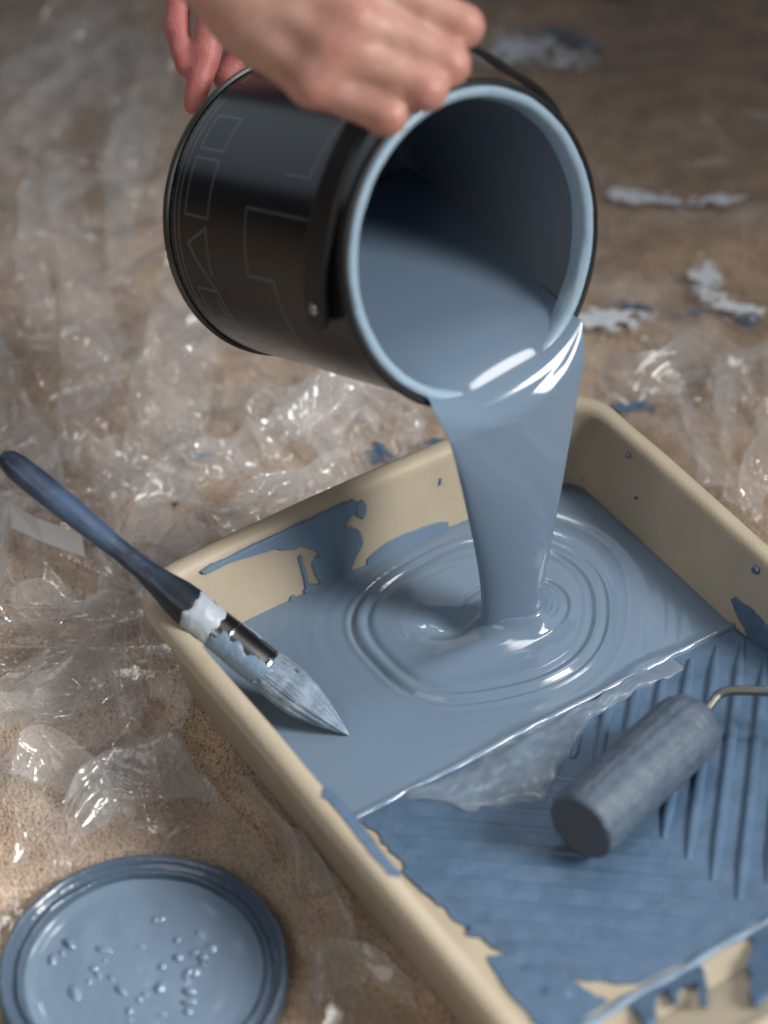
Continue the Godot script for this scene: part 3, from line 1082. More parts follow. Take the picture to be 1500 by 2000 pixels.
func pool_h(a: float, b: float, n1: FastNoiseLite, ang: FastNoiseLite) -> float:
	# rings round the place where the stream lands
	var c := Vector2(0.163, 0.083)
	var d := Vector2(a, b) - c
	var th := atan2(d.y, d.x)
	var e := Vector2(d.x / 0.070, d.y / 0.059)
	var rho := pow(pow(absf(e.x), 2.2) + pow(absf(e.y), 2.2), 1.0 / 2.2)
	rho *= 1.0 + 0.05 * ang.get_noise_2d(cos(th), sin(th))
	var left := 0.5 + 0.5 * cos(th - 2.2)
	var right := 0.5 + 0.5 * cos(th + 0.5)
	var h := 0.0
	# outermost ring: a step down outwards with a groove before it
	h += 0.0016 * smoothstep(1.04, 0.98, rho) * (0.35 + 0.65 * left)
	h -= 0.0021 * exp(-pow((rho - 0.965) / 0.024, 2)) * (0.25 + 0.9 * left)
	h += 0.0009 * exp(-pow((rho - 0.90) / 0.030, 2)) * (0.3 + 0.7 * left)
	h -= 0.0013 * exp(-pow((rho - 0.845) / 0.026, 2)) * (0.2 + 0.9 * left)
	h += 0.0008 * smoothstep(0.86, 0.78, rho)
	h -= 0.0008 * exp(-pow((rho - 1.20 + 0.07 * sin(th * 2.0)) / 0.06, 2)) * right
	h += 0.0006 * exp(-pow((rho - 1.08 + 0.04 * sin(th * 3.0)) / 0.04, 2)) * right
	# coil close to the foot of the stream, on its right
	var d2 := Vector2(a, b) - Vector2(0.178, 0.092)
	var r2 := Vector2(d2.x / 0.031, d2.y / 0.023).length() * (1.0 + 0.10 * sin(atan2(d2.y, d2.x) * 1.0 + 1.2))
	var cr := clampf(0.5 + 0.9 * cos(atan2(d2.y, d2.x) + 0.3), 0.0, 1.0)
	h += cr * (0.0028 * smoothstep(1.15, 0.7, r2) - 0.0014 * exp(-pow((r2 - 1.02) / 0.06, 2)) - 0.0010 * exp(-pow((r2 - 0.82) / 0.04, 2)) - 0.0007 * exp(-pow((r2 - 0.71) / 0.03, 2)))
	# sunken fold behind the stream, left
	var d3 := (Vector2(a, b) - Vector2(0.146, 0.082)).rotated(-0.35)
	h -= 0.0062 * exp(-pow(d3.x / 0.017, 2) - pow(d3.y / 0.0075, 2))
	var d6 := (Vector2(a, b) - Vector2(0.140, 0.1035)).rotated(-0.15)
	h += 0.0030 * exp(-pow(d6.x / 0.030, 2) - pow(d6.y / 0.0085, 2))
	# swollen foot
	var d4 := Vector2(a, b) - Vector2(0.168, 0.1)
	h += 0.0022 * exp(-pow(d4.x / 0.024, 2) - pow(d4.y / 0.016, 2))
	var d5 := (Vector2(a, b) - Vector2(0.171, 0.0985)).rotated(-0.59)
	h += 0.0075 * exp(-maxf(0.0, Vector2(d5.x / 0.0145, d5.y / 0.0062).length() - 1.0) * 0.0090 / 0.0030)
	h += 0.00012 * n1.get_noise_2d(a * 0.7 + 0.2 * rho, rho * 0.3)
	# lip of paint held against the ramp
	h += 0.0013 * exp(-pow((b - 0.160 - 0.004 * n1.get_noise_2d(a * 0.5, 3.0)) / 0.0035, 2)) * smoothstep(0.08, 0.14, a)
	h += 0.0010 * exp(-pow((b - 0.1605) / 0.0018, 2))
	h -= 0.0045 * smoothstep(0.1615, 0.1645, b + 0.0012 * n1.get_noise_2d(a * 1.3, 9.0))
	return h

# ------------------------------------------------------------------ can
func build_can() -> void:
	var c := Node3D.new()
	c.name = "paint_can"
	c.transform = Transform3D(Basis(CAN_K, CAN_N, CAN_K.cross(CAN_N)), CAN_C - CAN_N * CAN_L)
	add_child(c)
	tag(c, "black paint can with grey line drawing, tipped over the tray and pouring", "paint can")
	var wall := lathe([V2(0.0752, 0.0025), V2(0.0755, 0.006), V2(0.0755, 0.02), V2(0.0755, 0.05), V2(0.0755, 0.09), V2(0.0755, 0.13), V2(0.0755, 0.143), V2(0.0762, 0.1445), V2(0.0765, 0.146)], 128)
	# uv: v over the wall's height
	var arr := wall.surface_get_arrays(0)
	var uv: PackedVector2Array = arr[Mesh.ARRAY_TEX_UV]
	for i in uv.size():
		uv[i] = Vector2(uv[i].x + 0.12, 1.0 - uv[i].y / 0.15)
	arr[Mesh.ARRAY_TEX_UV] = uv
	var am := ArrayMesh.new()
	am.add_surface_from_arrays(Mesh.PRIMITIVE_TRIANGLES, arr)
	put("wall", am, M.can, c)
	put("base_rim", lathe([V2(0.0700, 0.0025), V2(0.0725, -0.0005), V2(0.0755, -0.0012), V2(0.0772, 0.0004), V2(0.0772, 0.0022), V2(0.0758, 0.0036)], 96), M.dull_steel, c)
	put("base", lathe([V2(0.0, 0.004), V2(0.06, 0.0038), V2(0.0705, 0.0030)], 64), M.steel, c)
	put("lining", lathe([V2(0.0, 0.006), V2(0.06, 0.006), V2(0.0738, 0.006), V2(0.0742, 0.02), V2(0.0742, 0.08), V2(0.0742, 0.14), V2(0.0735, 0.144), V2(0.0685, 0.1455)], 96), M.lining, c)
	put("mouth_bead", lathe([V2(0.0762, 0.1455), V2(0.0776, 0.1466), V2(0.0780, 0.1482), V2(0.0774, 0.1500), V2(0.0762, 0.1505), V2(0.0752, 0.1498), V2(0.0745, 0.1480)], 96), M.strap, c)
	put("mouth_ring", lathe([V2(0.0748, 0.1470), V2(0.0746, 0.1490), V2(0.0738, 0.1506), V2(0.0722, 0.1512), V2(0.0702, 0.1506), V2(0.0690, 0.1490), V2(0.0684, 0.1465), V2(0.0680, 0.142), V2(0.0690, 0.1405)], 128, 0.0006, 71), M.lit_rimpaint, c)
	# carrying strap: pivots at both sides, raised and held by the hand
	var an := deg_to_rad(15)
	var p0 := Vector3(0, CAN_L - 0.022, 0)
	var d := Vector3(0, sin(an), cos(an))   # local: x = K, y = N, z = U
	var wn := Vector3(0, cos(an), -sin(an))
	var v := PackedVector3Array()
	var nseg := 64
	for i in nseg + 1:
		var f := lerpf(-0.06, 1.06, float(i) / nseg)
		var th := PI * clampf(f, 0.0, 1.0)
		var q := p0 + Vector3(1, 0, 0) * 0.0788 * cos(th) + d * (0.1 - 0.015 * smoothstep(1.65, 2.2, th)) * sin(th)
		var ext := 0.0
		if f < 0.0:
			ext = f * 0.19
		elif f > 1.0:
			ext = (1.0 - f) * 0.19
		q += d * ext
		var outw := (Vector3(1, 0, 0) * cos(th) / 0.0788 + d * sin(th) / 0.1).normalized()
		var endk := minf(i, nseg - i)
		var w := 0.0070 * sqrt(clampf(1.0 - pow(1.0 - clampf((endk + 0.3) / 4.0, 0, 1), 2), 0.0, 1.0))
		w *= lerpf(1.12, 0.85, sin(th)) * lerpf(1.0, 0.75, smoothstep(1.5, 2.0, th))
		var tk := 0.0014
		for e in [[-1, -1], [-0.8, -1.25], [0.8, -1.25], [1, -1], [1, 1], [0.8, 1.25], [-0.8, 1.25], [-1, 1]]:
			v.append(q + wn * w * e[0] + outw * (tk * e[1] + 0.001))
	var st := put("handle", lattice(v, nseg + 1, 8, true, null, true, true), M.strap, c)
	for s in [1.0, -1.0]:
		var rv := lathe([V2(0.0, 0.0022), V2(0.0016, 0.0021), V2(0.0028, 0.0014), V2(0.0032, 0.0004), V2(0.0032, -0.002)], 24)
		var r := put("rivet", rv, M.steel, st)
		r.transform = Transform3D(Basis(Vector3(0, 1, 0), Vector3(s, 0, 0), Vector3(0, 0, 1) * -s), p0 + Vector3(s * 0.0812, 0, 0))

# ------------------------------------------------------------------ paint in the can and the stream
func build_pour() -> void:
	var t := node("poured_paint")
	tag(t, "thick blue-grey paint running from the can's mouth down into the tray", "paint stream")
	var low := CAN_C - CAN_U * CAN_R
	var out := Vector3(CAN_N.x, 0, CAN_N.z).normalized()
	var ch := -CAN_K            # level, along the mouth: to the right and back
	var level := low.y + 0.0155
	# level surface inside: rows run back from the mouth, each row spans the can's inside at that depth
	var ri := 0.0741
	var nc := 61
	var front := PackedVector3Array()
	var land := W3(0.171, 0.0985, POOL_Y + 0.001)
	var inside := 20
	var head := inside + 16
	var nr := head + 44
	for r in nr:
		for c in nc:
			var u := lerpf(-1, 1, c / (nc - 1.0))
			var phi := u * 0.70
			var rimp := CAN_C - CAN_U * CAN_R * cos(phi) + ch * CAN_R * sin(phi)
			var inn := CAN_C - CAN_U * (CAN_R - 0.0075) * cos(phi) + ch * (CAN_R - 0.0075) * sin(phi)
			var film := 0.0065 * (1.0 - 0.8 * u * u)
			var p: Vector3
			if r <= inside:
				p = can_level(lerpf(0.150, 0.034, float(r) / inside), u, low, level, out, ch, ri)
			elif r <= head:
				var f := (r - inside) / float(head - inside)
				var a := can_level(0.034, u, low, level, out, ch, ri)
				var ctrl := inn + out * 0.003
				ctrl.y = maxf(level - 0.0005, inn.y + film * 0.9)
				var b := rimp + CAN_N * 0.0045 + Vector3(0, -0.002, 0) + out * film * 0.5
				p = a.lerp(ctrl, f).lerp(ctrl.lerp(b, f), f)
			else:
				p = stream_point(u, (r - head) / float(nr - 1 - head), low, out, ch, land, film, true)
			front.append(p)
	# back of the sheet, from under the ring to the foot
	var back := PackedVector3Array()
	for r in range(head, nr):
		for c in nc:
			var u := lerpf(-1, 1, c / (nc - 1.0))
			back.append(stream_point(u, (r - head) / float(nr - 1 - head), low, out, ch, land, 0.0, false))
	put("stream", lattice(front, nr, nc), M.wet, t)
	put("stream_back", lattice(back, nr - head, nc), M.wet, t)

# a place on the level paint inside the can, back metres behind the lip, u across from wall to wall
func can_level(back: float, u: float, low: Vector3, level: float, out: Vector3, ch: Vector3, ri: float) -> Vector3:
	var p := Vector3(low.x, level, low.z) - out * (back + 0.006)
	var ru := (p - CAN_C).dot(CAN_U)
	return p + ch * sqrt(maxf(ri * ri - ru * ru, 0.0)) * u

func stream_point(u: float, s: float, low: Vector3, out: Vector3, ch: Vector3, land: Vector3, film: float, face: bool) -> Vector3:
	var phi := u * 0.70
	var rimp := CAN_C - CAN_U * CAN_R * cos(phi) + ch * CAN_R * sin(phi)
	var y0 := rimp.y + CAN_N.y * 0.0045 - 0.002
	var y := lerpf(y0, land.y - 0.003, pow(s, 0.95))
	var above := maxf(0.0, y - (low.y - 0.0004))
	var k := clampf((low.y + 0.0165 - y) / (low.y + 0.0165 - land.y), 0.0, 1.0)
	# the sheet narrows as it falls and turns a little
	var wide := 0.0142 + 0.0351 * pow(1.0 - k, 1.6)
	wide += 0.0035 * pow(k, 10)
	var start := low + out * (0.0042 - 0.38 * above)
	var e := pow(k, 0.7)
	var mid := Vector3(lerpf(start.x, land.x, e), y, lerpf(start.z, land.z, e))
	var ax := ch.lerp(Vector3(1, 0, 0), 0.75 * smoothstep(0.0, 1.0, k)).normalized()
	var fr := Vector3(-ax.z, 0, ax.x)
	var round := sqrt(maxf(1.0 - u * u, 0.0))
	var thick := lerpf(0.0048, 0.0064, k) * round
	if face:
		thick = lerpf(film * 0.5, thick, smoothstep(0.0, 0.35, s))
	else:
		thick = -lerpf(0.0035 * round, thick, smoothstep(0.0, 0.35, s))
	return mid + ax * wide * u + fr * thick

# ------------------------------------------------------------------ lid
func build_lid() -> void:
	var t := node("can_lid", LID_AT + Vector3(0, 0.0032, 0))
	tag(t, "round can lid lying upside down, wet inside with blue-grey paint and beads of it", "can lid")
	put("flange", lathe([V2(0.0, 0.0002), V2(0.062, 0.0002), V2(0.0655, 0.001), V2(0.0668, 0.004), V2(0.0668, 0.0085), V2(0.0662, 0.0105), V2(0.0648, 0.0115), V2(0.0632, 0.0108), V2(0.0618, 0.0085)], 96, 0.0006, 81), M.lid_paint, t)
	put("plug_ring", lathe([V2(0.0620, 0.0088), V2(0.0600, 0.0070), V2(0.0590, 0.0072), V2(0.0580, 0.0088), V2(0.0572, 0.0092), V2(0.0562, 0.0080), V2(0.0555, 0.0050), V2(0.0540, 0.0040)], 96, 0.0008, 82), M.lid_paint, t)
	var v := PackedVector3Array()
	var n := noise(83, 26.0, 3)
	var n2 := noise(84, 11.0, 2)
	for r in 40:
		var rr := 0.0552 * r / 39.0
		for s in 72:
			var a := TAU * s / 72
			var x := cos(a) * rr
			var z := sin(a) * rr
			var h := 0.0046 + 0.0007 * n.get_noise_2d(x, z * 0.6) + 0.0008 * n2.get_noise_2d(x, z)
			h += 0.0012 * smoothstep(0.049, 0.055, rr)
			v.append(Vector3(x, h, z))
	put("paint_skin", lattice(v, 40, 72, true), M.wet, t)
	# beads of paint, each with its glint
	var px := [[1795, 620, 1.3], [1900, 572, 1.0], [1938, 686, 1.2], [1974, 672, 1.1]]
	var r := RandomNumberGenerator.new()
	r.seed = 9
	var spots := [V2(-0.036, -0.017), V2(-0.039, -0.012), V2(-0.043, -0.008), V2(-0.020, -0.014), V2(-0.019, -0.008), V2(-0.0235, -0.003), V2(-0.0215, 0.0), V2(-0.025, 0.004), V2(-0.015, 0.002), V2(-0.031, 0.010), V2(0.003, -0.032), V2(0.0055, -0.032), V2(0.014, -0.020), V2(0.0235, -0.024), V2(0.0265, -0.014), V2(0.0295, -0.015), V2(0.0225, -0.013), V2(0.0265, -0.010), V2(0.0265, -0.006), V2(0.015, -0.010), V2(0.008, -0.005), V2(0.0205, -0.002), V2(0.0235, -0.002), V2(0.0195, 0.001), V2(0.008, 0.007), V2(0.0215, 0.009), V2(0.001, 0.011), V2(-0.001, 0.014), V2(0.0215, 0.015), V2(-0.005, 0.020), V2(0.0215, 0.020), V2(0.0095, 0.022), V2(-0.0045, 0.025), V2(-0.003, -0.016), V2(-0.010, 0.009)]
	for q in spots:
		var rad := r.randf_range(0.0015, 0.0035)
		var b := put("paint_bead", lathe([V2(0.0, rad * 0.70), V2(rad * 0.2, rad * 0.68), V2(rad * 0.4, rad * 0.61), V2(rad * 0.6, rad * 0.50), V2(rad * 0.8, rad * 0.31), V2(rad * 0.93, rad * 0.12), V2(rad * 1.0, -0.0006)], 20), M.bead, t)
		b.scale = Vector3(r.randf_range(0.7, 1.0), r.randf_range(0.6, 0.95), r.randf_range(0.9, 1.6))
		b.position = Vector3(q.x, 0.0046, q.y)
		b.rotation.y = r.randf() * TAU

# ------------------------------------------------------------------ brush
func build_brush() -> void:
	var tip := Vector3(-0.0179, 0.0330, -0.7991)
	var ax := (Vector3(-0.1006, 0.0840, -0.8410) - tip).normalized()
	var t := Node3D.new()
	t.name = "paint_brush"
	var side := ax.cross(Vector3.UP).normalized()
	var z := side.cross(ax)
	t.transform = Transform3D(Basis(side, ax, z), tip)
	add_child(t)
	tag(t, "paint-caked round brush resting on the tray's corner with its tip in the paint", "paint brush")
	put("handle", brush_part([[0.082, 0.0094], [0.090, 0.0102], [0.098, 0.0104], [0.106, 0.0098], [0.115, 0.0080], [0.127, 0.0060], [0.140, 0.0055], [0.155, 0.0060], [0.175, 0.0070], [0.195, 0.0075], [0.207, 0.0071], [0.2135, 0.0055], [0.2165, 0.0025], [0.2170, 0.0004]], 0.85, 0.0004, 91), M.handle, t)
	put("collar_paint", cling([[0.0810, 0.0101], [0.0840, 0.0104], [0.092, 0.0112], [0.0965, 0.0109], [0.0985, 0.0101]], 0.75, 4.6, 97), M.white_paint, t)
	put("ferrule", brush_part([[0.050, 0.0103], [0.0512, 0.0106], [0.0525, 0.0104], [0.060, 0.0104], [0.074, 0.0102], [0.0748, 0.0105], [0.0756, 0.0102], [0.084, 0.0100]], 0.88, 0.0001, 93), M.steel, t)
	put("ferrule_paint", cling([[0.0480, 0.0106], [0.052, 0.0112], [0.060, 0.0113], [0.070, 0.0110], [0.078, 0.0108], [0.0810, 0.0104]], 1.9, 4.9, 96), M.dry_pale, t)
	put("ferrule_paint", cling([[0.060, 0.0104], [0.064, 0.0110], [0.070, 0.0110], [0.076, 0.0108], [0.079, 0.0103]], -0.2, 0.55, 98), M.lit_rimpaint, t)
	put("bristles", brush_part([[-0.002, 0.0004], [0.002, 0.0022], [0.008, 0.0048], [0.016, 0.0080], [0.026, 0.0105], [0.036, 0.0116], [0.047, 0.0113], [0.0525, 0.0106]], 0.75, 0.0009, 94, 0.0016), M.bristle, t)
	put("bare_bristles", cling([[0.034, 0.0112], [0.037, 0.0119], [0.043, 0.0117], [0.048, 0.0112]], 0.5, 1.3, 99, 0.75), M.brown, t)
	# loose strands lying along the tuft
	var r := RandomNumberGenerator.new()
	r.seed = 95
	for i in 70:
		var a := r.randf() * TAU
		var y1 := r.randf_range(0.003, 0.018)
		var y0 := r.randf_range(0.036, 0.052)
		var path := PackedVector3Array()
		for k in 7:
			var f := k / 6.0
			var y := lerpf(y0, y1, f)
			var rr := 0.0114 * clampf(pow(y / 0.034, 0.62), 0.05, 1.0) + 0.0002
			path.append(Vector3(cos(a) * rr, y, sin(a) * rr * 0.75))
			a += r.randf_range(-0.04, 0.04)
		put("bristle_strand", tube(path, [0.0003, 0.0004, 0.0002], 6), M.bristle, t)

func brush_part(prof: Array, flat: float, wob: float, sd: int, hairs := 0.0) -> ArrayMesh:
	var v := PackedVector3Array()
	var n := noise(sd, 90.0, 3)
	var fine := []
	for i in prof.size() - 1:
		for k in 5:
			var f := k / 5.0
			fine.append([lerpf(prof[i][0], prof[i + 1][0], f), lerpf(prof[i][1], prof[i + 1][1], f)])
	fine.append(prof[prof.size() - 1])
	for p in fine:
		for s in 96:
			var a := TAU * s / 96
			var x := cos(a)
			var z := sin(a)
			var r: float = p[1] + wob * n.get_noise_3d(x * 0.012, p[0] * 0.25, z * 0.012) * minf(1.0, p[1] / 0.004)
			if hairs > 0.0:
				r += hairs * n.get_noise_3d(x * 0.09, p[0] * 0.12, z * 0.09) * minf(1.0, p[1] / 0.005)
			v.append(Vector3(x * r, p[0], z * r * flat))
	return lattice(v, fine.size(), 96, true, null, true, true)

# paint clinging to part of the brush's girth, from angle a0 to a1, with a wandering edge
func cling(prof: Array, a0: float, a1: float, sd: int, flat := 0.88) -> ArrayMesh:
	var v := PackedVector3Array()
	var n := noise(sd, 120.0, 3)
	var rows := 26
	var cols := 32
	for j in rows:
		var f := float(j) / (rows - 1) * (prof.size() - 1)
		var k := mini(int(f), prof.size() - 2)
		for i in cols:
			var g := float(i) / (cols - 1)
			var y: float = lerpf(prof[k][0], prof[k + 1][0], f - k) + 0.0045 * n.get_noise_2d(g * 0.03, 3.0) * (1.0 if j == 0 or j == rows - 1 else 0.7)
			var r0: float = lerpf(prof[k][1], prof[k + 1][1], f - k)
			var a := lerpf(a0, a1, g) + 0.5 * n.get_noise_2d(y, 0.5)
			var edge := clampf(minf(minf(g, 1.0 - g) * 9.0, minf(j, rows - 1 - j) / 2.0), 0.0, 1.0)
			var r := r0 - 0.0011 * (1.0 - sqrt(edge)) + 0.0005 * n.get_noise_2d(y, a * 0.012)
			v.append(Vector3(cos(a) * r, y, sin(a) * r * flat))
	return lattice(v, rows, cols)

# ------------------------------------------------------------------ roller
func build_roller() -> void:
	var ra := 0.0178
	var e0 := Vector3(0.1013, ramp_y(0.2455) + ra + 0.0025, 0.2455)
	var e1 := Vector3(0.1925, ramp_y(0.2190) + ra + 0.0025, 0.2190)
	var t := Node3D.new()
	t.name = "paint_roller"
	var ax := (e1 - e0).normalized()
	var wx := W3(ax.x, ax.z, ax.y) - W3(0, 0, 0)
	var side := wx.cross(Vector3.UP).normalized()
	t.transform = Transform3D(Basis(side, wx, side.cross(wx)), W3(e0.x, e0.z, e0.y))
	add_child(t)
	tag(t, "small foam roller soaked in grey-blue paint, lying on the ribbed ramp", "paint roller")
	var l := (e1 - e0).length()
	put("sleeve", lathe([V2(0.0163, 0.0), V2(0.0174, 0.0012), V2(ra, 0.004), V2(ra, 0.03), V2(ra + 0.0002, 0.06), V2(ra, l - 0.012), V2(ra - 0.0012, l - 0.006), V2(ra - 0.0045, l - 0.0015), V2(0.009, l)], 64, 0.0009, 101), M.foam, t)
	put("sleeve_end", lathe([V2(0.0165, 0.0002), V2(0.0135, 0.0001), V2(0.0128, 0.0012), V2(0.006, 0.0016), V2(0.0, 0.0016)], 48, 0.0002, 102), M.foam_end, t)
	put("end_cap", lathe([V2(0.0090, l), V2(0.0085, l + 0.002), V2(0.004, l + 0.0025), V2(0.0, l + 0.0025)], 32), M.foam_end, t)
	# wire frame: out of the sleeve's far end, then bent towards the handle past the frame
	var inv := t.transform.affine_inverse()
	var pts := [Vector3(0, l - 0.01, 0), Vector3(0, l + 0.010, 0)]
	for q in [[0.2120, 0.2140, 0.0610], [0.2230, 0.2230, 0.0640], [0.2380, 0.2400, 0.068], [0.2560, 0.2700, 0.080], [0.2700, 0.3300, 0.105]]:
		pts.append(inv * W3(q[0], q[1], q[2]))
	put("wire_frame", tube(smooth_path(pts, 6), [0.0024, 0.0024], 12), M.wire, t)

# ------------------------------------------------------------------ hands
func build_hands() -> void:
	# bones of each hand: from, to, radius at either end, how softly it joins
	var right := [
		[V(-0.0685,0.3577,-0.9304), V(-0.0326,0.3382,-0.9057), 0.0120, 0.0108, 0.0075],
		[V(-0.0506,0.3537,-0.9118), V(-0.0326,0.3432,-0.9002), 0.0030, 0.0042, 0.0060],
		[V(-0.0326,0.3382,-0.9057), V(0.0001,0.3297,-0.8925), 0.0096, 0.0087, 0.0028],
		[V(0.0001,0.3297,-0.8925), V(-0.0044,0.3177,-0.9086), 0.0086, 0.0077, 0.0028],
		[V(-0.0044,0.3177,-0.9086), V(-0.0190,0.3181,-0.9183), 0.0077, 0.0065, 0.0028],
		[V(-0.0640,0.3678,-0.9371), V(-0.0241,0.3520,-0.9116), 0.0135, 0.0119, 0.0075],
		[V(-0.0440,0.3657,-0.9181), V(-0.0241,0.3571,-0.9061), 0.0030, 0.0042, 0.0060],
		[V(-0.0241,0.3520,-0.9116), V(0.0167,0.3386,-0.8993), 0.0105, 0.0095, 0.0028],
		[V(0.0167,0.3386,-0.8993), V(0.0110,0.3240,-0.9189), 0.0094, 0.0084, 0.0028],
		[V(0.0110,0.3240,-0.9189), V(-0.0055,0.3256,-0.9281), 0.0084, 0.0071, 0.0028],
		[V(-0.0589,0.3770,-0.9455), V(-0.0148,0.3614,-0.9203), 0.0140, 0.0123, 0.0075],
		[V(-0.0369,0.3750,-0.9267), V(-0.0148,0.3665,-0.9148), 0.0030, 0.0042, 0.0060],
		[V(-0.0148,0.3614,-0.9203), V(0.0262,0.3436,-0.9121), 0.0109, 0.0100, 0.0028],
		[V(0.0262,0.3436,-0.9121), V(0.0201,0.3286,-0.9326), 0.0099, 0.0089, 0.0028],
		[V(0.0201,0.3286,-0.9326), V(0.0029,0.3319,-0.9405), 0.0089, 0.0074, 0.0028],
		[V(-0.0520,0.3833,-0.9568), V(-0.0031,0.3689,-0.9354), 0.0135, 0.0121, 0.0075],
		[V(-0.0275,0.3819,-0.9398), V(-0.0031,0.3740,-0.9299), 0.0030, 0.0042, 0.0060],
		[V(-0.0031,0.3689,-0.9354), V(0.0326,0.3512,-0.9313), 0.0107, 0.0099, 0.0028],
		[V(0.0326,0.3512,-0.9313), V(0.0270,0.3375,-0.9498), 0.0098, 0.0088, 0.0028],
		[V(0.0270,0.3375,-0.9498), V(0.0110,0.3417,-0.9558), 0.0088, 0.0073, 0.0028],
		[V(-0.0325,0.3409,-0.9015), V(-0.0152,0.3629,-0.9136), 0.0075, 0.0075, 0.0120],
		[V(-0.0542,0.3466,-0.9339), V(-0.0360,0.3467,-0.9340), 0.0160, 0.0140, 0.0140],
		[V(-0.0800,0.3800,-0.9510), V(-0.0630,0.3641,-0.9391), 0.0215, 0.0170, 0.0140],
		[V(-0.0848,0.3890,-0.9619), V(-0.0721,0.3734,-0.9449), 0.0200, 0.0180, 0.0140],
		[V(-0.1698,0.4963,-1.1095), V(-0.1170,0.4254,-1.0103), 0.0380, 0.0310, 0.0120],
		[V(-0.1170,0.4254,-1.0103), V(-0.0800,0.3800,-0.9510), 0.0310, 0.0225, 0.0120],
		[V(-0.1558,0.4964,-1.1096), V(-0.1080,0.4338,-1.0181), 0.0360, 0.0300, 0.0120],
		[V(-0.1080,0.4338,-1.0181), V(-0.0702,0.3847,-0.9608), 0.0300, 0.0205, 0.0120],
		[V(-0.0495,0.3737,-0.9765), V(-0.0162,0.3501,-0.9819), 0.0135, 0.0115, 0.0080],
		[V(-0.0162,0.3501,-0.9819), V(0.0098,0.3372,-0.9795), 0.0115, 0.0100, 0.0080],
		[V(0.0098,0.3372,-0.9795), V(0.0287,0.3305,-0.9707), 0.0100, 0.0075, 0.0080]]
	var left := [
		[V(-0.0828,0.3031,-1.1519), V(-0.1082,0.2755,-1.1103), 0.0095, 0.0072, 0.0015],
		[V(-0.1082,0.2755,-1.1103), V(-0.1089,0.2583,-1.0809), 0.0072, 0.0068, 0.0015],
		[V(-0.1089,0.2583,-1.0809), V(-0.1035,0.2477,-1.0603), 0.0068, 0.0056, 0.0015],
		[V(-0.0699,0.2992,-1.1484), V(-0.0880,0.2730,-1.0944), 0.0100, 0.0086, 0.0015],
		[V(-0.0880,0.2730,-1.0944), V(-0.0931,0.2520,-1.0642), 0.0086, 0.0080, 0.0015],
		[V(-0.0931,0.2520,-1.0642), V(-0.0989,0.2363,-1.0443), 0.0080, 0.0060, 0.0015],
		[V(-0.0540,0.2924,-1.1503), V(-0.0641,0.2617,-1.1139), 0.0100, 0.0092, 0.0040],
		[V(-0.0641,0.2617,-1.1139), V(-0.0692,0.2459,-1.0994), 0.0092, 0.0086, 0.0040],
		[V(-0.0692,0.2459,-1.0994), V(-0.0847,0.2313,-1.0778), 0.0086, 0.0074, 0.0040],
		[V(-0.0380,0.2871,-1.1549), V(-0.0485,0.2591,-1.1292), 0.0095, 0.0085, 0.0040],
		[V(-0.0485,0.2591,-1.1292), V(-0.0553,0.2405,-1.1188), 0.0085, 0.0070, 0.0040],
		[V(-0.0828,0.3031,-1.1519), V(-0.0444,0.3405,-1.2175), 0.0115, 0.0140, 0.0120],
		[V(-0.0699,0.2992,-1.1484), V(-0.0444,0.3405,-1.2175), 0.0115, 0.0140, 0.0120],
		[V(-0.0540,0.2924,-1.1503), V(-0.0444,0.3405,-1.2175), 0.0115, 0.0140, 0.0120],
		[V(-0.0380,0.2871,-1.1549), V(-0.0444,0.3405,-1.2175), 0.0115, 0.0140, 0.0120],
		[V(-0.0552,0.3038,-1.1907), V(-0.0606,0.2584,-1.1625), 0.0130, 0.0105, 0.0080],
		[V(-0.0606,0.2584,-1.1625), V(-0.0762,0.2310,-1.1237), 0.0105, 0.0080, 0.0080],
		[V(-0.0444,0.3405,-1.2175), V(-0.0184,0.4214,-1.3123), 0.0230, 0.0300, 0.0120]]
	var r := put("hand", skin(right, 0.0024, 0.0004, [V(0.0001, 0.3341, -0.8857), V(0.0166, 0.3435, -0.8916), V(0.0277, 0.3496, -0.9027), V(0.0368, 0.3559, -0.9234), V(-0.0323, 0.3436, -0.8972), V(-0.0239, 0.3573, -0.9030), V(-0.0147, 0.3667, -0.9116)]), M.skin)
	tag(r, "right hand and forearm gripping the black strap of the tipped can", "hand")
	var l := put("hand", skin(left, 0.0026, 0.0004), M.skin2)
	tag(l, "ruddy left hand with fingers reaching down round the foot of the can", "hand")

